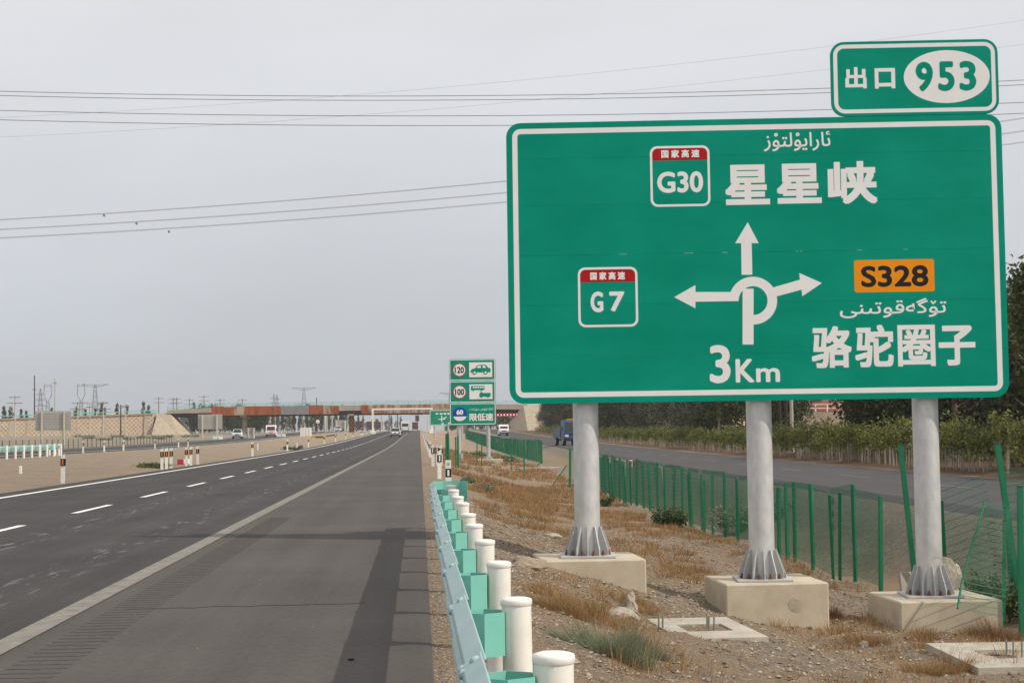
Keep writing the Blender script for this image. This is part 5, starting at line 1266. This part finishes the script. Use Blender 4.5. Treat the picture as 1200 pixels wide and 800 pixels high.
tuft('dry_grass_clump', 975, 724, .14, .24, 350, 'straw_dark', 'dark dry tuft against the corner of the stained footing')
tuft('dry_grass_clump', 1098, 790, .32, .3, 1100, 'straw', 'dense dry straw clump beside the slab with three rods')
tuft('dry_grass_clump', 1082, 750, .2, .18, 350, 'straw', 'low dry tuft between low footing and slab')
tuft('dry_bush', 1172, 752, .42, .4, 1900, 'straw_dark', 'rounded dry brown bush under the leafy weed by the fallen mesh', 'bush', 1.1)
tuft('dry_grass_clump', 745, 765, .3, .12, 500, 'straw', 'flat straw patch below the grey green shrub')
tuft('grass_shrub', 716, 768, .36, .33, 2600, 'leaf_sage', 'spreading grey green grassy shrub on the bank beside the flat slab', 'shrub', 1.0)
tuft('grass_shrub', 750, 768, .24, .25, 1100, 'leaf_sage', 'smaller lobe of grey green grass shrub touching the slab corner', 'shrub', 1.0)
def bush(name, px, py, rad, h, n, leaf, m, lab):
    p = onground(px, py); t = thing(name, lab, 'shrub', p); tb = MB(); cs = []; r2 = random.Random(int(px))
    for i in range(14):
        a = r2.uniform(0, 6.28); q = rad*math.sqrt(r2.uniform(.05, 1)); z = h*r2.uniform(.35, 1)*(1-.4*q/rad); tb.tube((0, 0, -.03), (q*math.cos(a), q*math.sin(a), z), .008, .003, n=4, caps=False)
        cs += [(q*math.cos(a), q*math.sin(a), z), (q*.7*math.cos(a), q*.7*math.sin(a), z*.6)]
    tb.build('stem', M['bark'], t); inst(quads_mesh('foliage', leaf_quads(gr, cs, n, (rad*.2, rad*.2, h*.13), leaf), M[m]), 'foliage', t)
bush('green_shrub', 785, 617, .42, .62, 1500, .045, 'leaf_shrub', 'round bright green shrub at the foot of the mesh fence')
bush('green_shrub', 712, 593, .3, .35, 500, .05, 'leaf_shrub', 'small green weed at the fence foot behind the first pole')
bush('green_shrub', 868, 622, .75, .75, 1500, .05, 'leaf_sage', 'loose grey green weed growing through the mesh fence')
bush('green_shrub', 905, 612, .5, .6, 700, .05, 'leaf_sage', 'thin grey green weed behind the middle pole at the fence')
bush('leafy_weed', 1170, 722, .42, .62, 1300, .04, 'leaf_shrub', 'leafy green weed growing beside the low footing and fallen mesh')
bush('leafy_weed', 1200, 728, .4, .55, 900, .04, 'leaf_shrub', 'leafy green weed at the corner post next to the dry bush')
bush('green_shrub', 570, 576, .33, .26, 800, .04, 'leaf_sage', 'low grey green shrub on the gravel past the guardrail end')
bush('green_shrub', 549, 566, .28, .24, 600, .04, 'leaf_sage', 'smaller low shrub on gravel near the green disc marker')
bush('green_shrub', 182, 548, .9, .25, 900, .06, 'leaf_mid', 'flat green weed patch at the sand edge before the delineator trio')
bush('green_shrub', 342, 527, .8, .35, 500, .08, 'leaf_mid', 'small dark weed on the far median sand')
bush('green_shrub', 560, 535, 1.1, .5, 700, .1, 'leaf_sage', 'low weeds between the posts of the speed limit sign')
bush('green_shrub', 592, 541, .9, .6, 600, .1, 'leaf_sage', 'weed beside the footing of the speed limit sign')
for i in range(14):
    px = rg.uniform(90, 245); bush('green_shrub', px, rg.uniform(511.5, 516), 1.3, .6, 160, .16, 'leaf_sage', 'far low scrub bush at the foot of the tan wall'); 
for o in [o for o in bpy.data.objects if o.get('label') == 'far low scrub bush at the foot of the tan wall']: o['group'] = 'scrub at the foot of the wall'
# pebbles
pr = np.random.default_rng(5); PV = []; PF = []
oct_ = np.array([(1, 0, 0), (-1, 0, 0), (0, 1, 0), (0, -1, 0), (0, 0, .8), (0, 0, -.8)]); of = [(0, 2, 4), (2, 1, 4), (1, 3, 4), (3, 0, 4), (2, 0, 5), (1, 2, 5), (3, 1, 5), (0, 3, 5)]
N_ = 75000
b0 = 0
for i in range(N_):
    Y = 6+pr.random()**1.25*34; X = .15+pr.random()**1.15*7.6 if i % 5 else pr.uniform(.08, .8)
    if i % 9 == 0: X = -11.4-pr.random()*6; Y = 28+pr.random()*60
    s = .004+.030*pr.random()**4+.0002*Y
    if X < .9: s = min(s, .011)
    if i % 900 == 0: X = pr.uniform(-3, 0); Y = pr.uniform(9, 30); s = .007
    v = oct_*pr.uniform(.6, 1.2, (6, 1))*s*np.array([1, pr.uniform(.7, 1.2), pr.uniform(.5, .9)]); a = pr.uniform(0, 6.28); c, q = math.cos(a), math.sin(a)
    v = np.stack([v[:, 0]*c-v[:, 1]*q+X, v[:, 0]*q+v[:, 1]*c+Y, v[:, 2]+zt(X, Y)+s*.15], 1) if not (-3.05 < X < .05) else np.stack([v[:, 0]*c-v[:, 1]*q+X, v[:, 0]*q+v[:, 1]*c+Y, v[:, 2]+.008], 1)
    PV.append(v); PF += [(b0+x, b0+y, b0+z) for x, y, z in of]; b0 += 6
me = bpy.data.meshes.new('gravel'); me.from_pydata(np.concatenate(PV).tolist(), [], PF); me.materials.append(M['pebble'])
tag(inst(me, 'gravel'), 'loose gravel scattered over the bank and the sand', 'gravel', kind='stuff')
def rock(px, py, s, lab, m='rock', seed=0, sq=(1, 1, .7)):
    import bmesh
    bm = bmesh.new(); bmesh.ops.create_icosphere(bm, subdivisions=3, radius=1)
    for v in bm.verts:
        n = mnoise.noise(v.co*1.3+Vector((seed, 0, 0)))*.45+mnoise.noise(v.co*3.5+Vector((0, seed, 0)))*.16; v.co *= (1+n)
        v.co = Vector((v.co.x*sq[0], v.co.y*sq[1], v.co.z*sq[2]))*s
    me = bpy.data.meshes.new('stone'); bm.to_mesh(me); bm.free(); me.materials.append(M[m])
    p = onground(px, py); o = inst(me, 'stone', None, (p.x, p.y, p.z+s*sq[2]*.3)); return tag(o, lab, 'stone')
rock(724, 724, .17, 'broad flat pale stone behind the grey green shrub', seed=3, sq=(1.2, .9, .45)); rock(739, 717, .11, 'upright pale stone standing behind the shrub', seed=7, sq=(.75, .7, 1.3))
rock(617, 664, .17, 'dark weathered stone by the corner of the first footing', 'pebble', 9, (1.5, 1, .6)); rock(627, 663, .08, 'small round pale stone at the first footing corner', seed=12)
rock(624, 563, .11, 'white stone in the gap of the fence', seed=5); rock(646, 630, .14, 'flat pale stone on the straw left of the first pole', seed=15, sq=(1.3, 1, .5))
rock(1012, 758, .07, 'small white stone on gravel before the straw tuft', seed=18); rock(1100, 757, .07, 'small pale stone near the edge of the slab with rods', seed=20)
rock(352, 525, .3, 'dark clod lying on the median sand', 'dark', 22)
for i, (px, py) in enumerate(((905, 770), (912, 764), (931, 769), (896, 778), (942, 792), (880, 762), (952, 764), (925, 788))): tag(rock(px, py, rg.uniform(.02, .036), 'x', seed=30+i), 'fist sized stone on the bare gravel slope below the slabs', 'stone', 'loose stones on the gravel slope')
# flush footings with anchor rods
def slab(pxc, pyc, w, d, rz, lab, rods):
    t = thing('anchor_slab', lab, 'concrete slab', (pxc, pyc, PADS[0 if pxc < 5 else 1][2]-.028), rz)
    mb = MB(); o, i_ = (w/2, d/2), (w*.27, d*.17)
    V = [(-o[0], -o[1], .06), (o[0], -o[1], .06), (o[0], o[1], .06), (-o[0], o[1], .06), (-i_[0], -i_[1], .06), (i_[0], -i_[1], .06), (i_[0], i_[1], .06), (-i_[0], i_[1], .06)]
    B = [(x, y, -.35) for x, y, z in V[:4]]; I = [(x, y, .025) for x, y, z in V[4:]]
    mb.add(V+B+I, [(0, 1, 5, 4), (1, 2, 6, 5), (2, 3, 7, 6), (3, 0, 4, 7), (8, 9, 1, 0), (9, 10, 2, 1), (10, 11, 3, 2), (11, 8, 0, 3), (4, 5, 13, 12), (5, 6, 14, 13), (6, 7, 15, 14), (7, 4, 12, 15)])
    mb.build('rim', M['concrete_pale'], t); MB().add(I, [(0, 1, 2, 3)]).build('sand_fill', M['slope_stone'], t)
    for x, y in rods: MB().tube((x, y, -.05), (x+.004, y, .20), .011, n=8).build('rod', M['bolt'], t)
slab(3.15, 18.1, .95, 1.9, R(3), 'flush pale concrete slab with grey anchor rods beside the grey green shrub', [(.02, -.12), (.06, -.2), (.04, .05), (-.48, .2), (-.47, .02)])
slab(6.47, 17.5, 1.45, 1.95, R(-2), 'flush pale concrete slab with three thin anchor rods before the dry bush', [(-.08, .1), (-.03, .02), (.04, -.05)])
cs_ = MB().cbox((0, 0, .2), (.42, .06, .5), .01).build('leaning_slab', M['concrete_grey'], None, tuple(g3(8.0, 26.2)), (R(-18), R(4), R(10))); tag(cs_, 'small grey concrete slab leaning on the fence behind the low footing', 'concrete slab')
o = rock(1122, 690, .4, 'rounded pebbly concrete lump behind the mesh beside the third pole', 'concrete_pale', 41, (.8, .5, 1.1)); o.location = (8.25, 25.3, zt(8.25, 25.3)+.3)
ke = MB().cbox((0, 0, 0), (7.5, .25, .16), .02).build('concrete_kerb', M['concrete_pale'], None, (7.4, 104, zt(6.0, 104)+.0)); tag(ke, 'thin pale concrete kerb crossing the ditch through the fence gap', 'kerb')
bs = MB().prism([(-.018, -.012), (.018, -.015), (.022, .012), (-.014, .015)], .004, .014, 'xy').build('rubber_scrap', M['rubber'], None, (at(411, 771, 11.05).x, 11.05, .004)); tag(bs, 'small black rubber scrap lying on the hard shoulder', 'scrap')
# house beyond the trees
HD = 172.0; hx = at(992, 480, HD).x
HS = thing('house', 'pink rendered house with white railing behind the trees', 'house', (hx, HD, zt(hx, HD)))
MB().box((0, 4, 6.0), (9, 8, 6.4)).build('wall', M['pink'], HS); MB().box((1.4, -.1, 6.2), (2.6, .3, 6)).build('wall_bay', M['pink_pale'], HS)
for x in (-3.2, -1.2, 3.4):
    for z in (4.6, 7.4): w_ = MB().box((x, -.04, z), (1.1, .1, 1.3)).build('window', M['glass'], HS); MB().box((x, -.1, z), (.07, .06, 1.3)).build('frame', M['post_white'], w_)
MB().prism([(-5, 9.2), (5, 9.2), (0, 11)], -.5, 8.5, 'xz').build('roof', M['roof'], HS)
rail_run(HS, -5, 5, 2.75, 2.75, -1.6, 1.2, .8, M['post_white'], bars=2)
hw = MB().prism([(-8, -.5), (8, -.5), (8, 2.7), (-8, 2.7)], -.5, .8, 'xz').build('stone_wall', M['slope_stone'], None, (hx, HD-1.6, zt(hx, HD))); tag(hw, 'pale rubble retaining wall below the pink house', 'wall')
for px, yt, D, m_, lab in ((926, 455, 95, 'pole_conc', 'pale concrete pole standing in the plants beside the middle sign pole'), (912, 455, 97, 'pole_dark', 'dark timber pole close to the pale concrete pole'), (919.5, 455, 100, 'pole_dark', 'second dark timber pole behind the pale concrete pole'), (1002, 450, 110, 'pole_dark', 'dark pole in front of the pink house'), (994, 450, 116, 'wood', 'brown pole before the bay of the pink house')):
    pole_px(px, yt-40, D, [], m_, lab, None, .13 if m_ != 'wood' else .1)
# wire fence along the far side of the opposite carriageway
wf = thing('wire_fence', 'low grey wire fence on thin stakes along the opposite carriageway', 'fence', (-39, 120, zt(-39, 120)))
for i in range(60):
    Y = 105+2.6*i; p = g3(-39, Y)-wf.location; MB().box(p+Vector((0, 0, .5)), (.06, .06, 1.1)).build('stake', M['pole_dark'], wf)
    q = g3(-39, Y+2.6)-wf.location
    for h_ in (.35, .7, 1.0): MB().tube(p+Vector((0, 0, h_)), q+Vector((0, 0, h_)), .006, n=3, caps=False).build('wire', M['pole_dark'], wf)

# ------------------------------------------------------------------ haze
hm = bpy.data.materials.new('haze'); hm.use_nodes = True; hm.node_tree.nodes.clear()
ho = hm.node_tree.nodes.new('ShaderNodeOutputMaterial'); hv = hm.node_tree.nodes.new('ShaderNodeVolumePrincipled')
hv.inputs['Color'].default_value = (0.9, 0.92, 0.95, 1); hv.inputs['Density'].default_value = 0.0002; hv.inputs['Anisotropy'].default_value = 0.2
hm.node_tree.links.new(hv.outputs[0], ho.inputs['Volume'])
tag(MB().box((0, 4470, 32), (12600, 9600, 70)).build('haze', hm), kind='stuff')
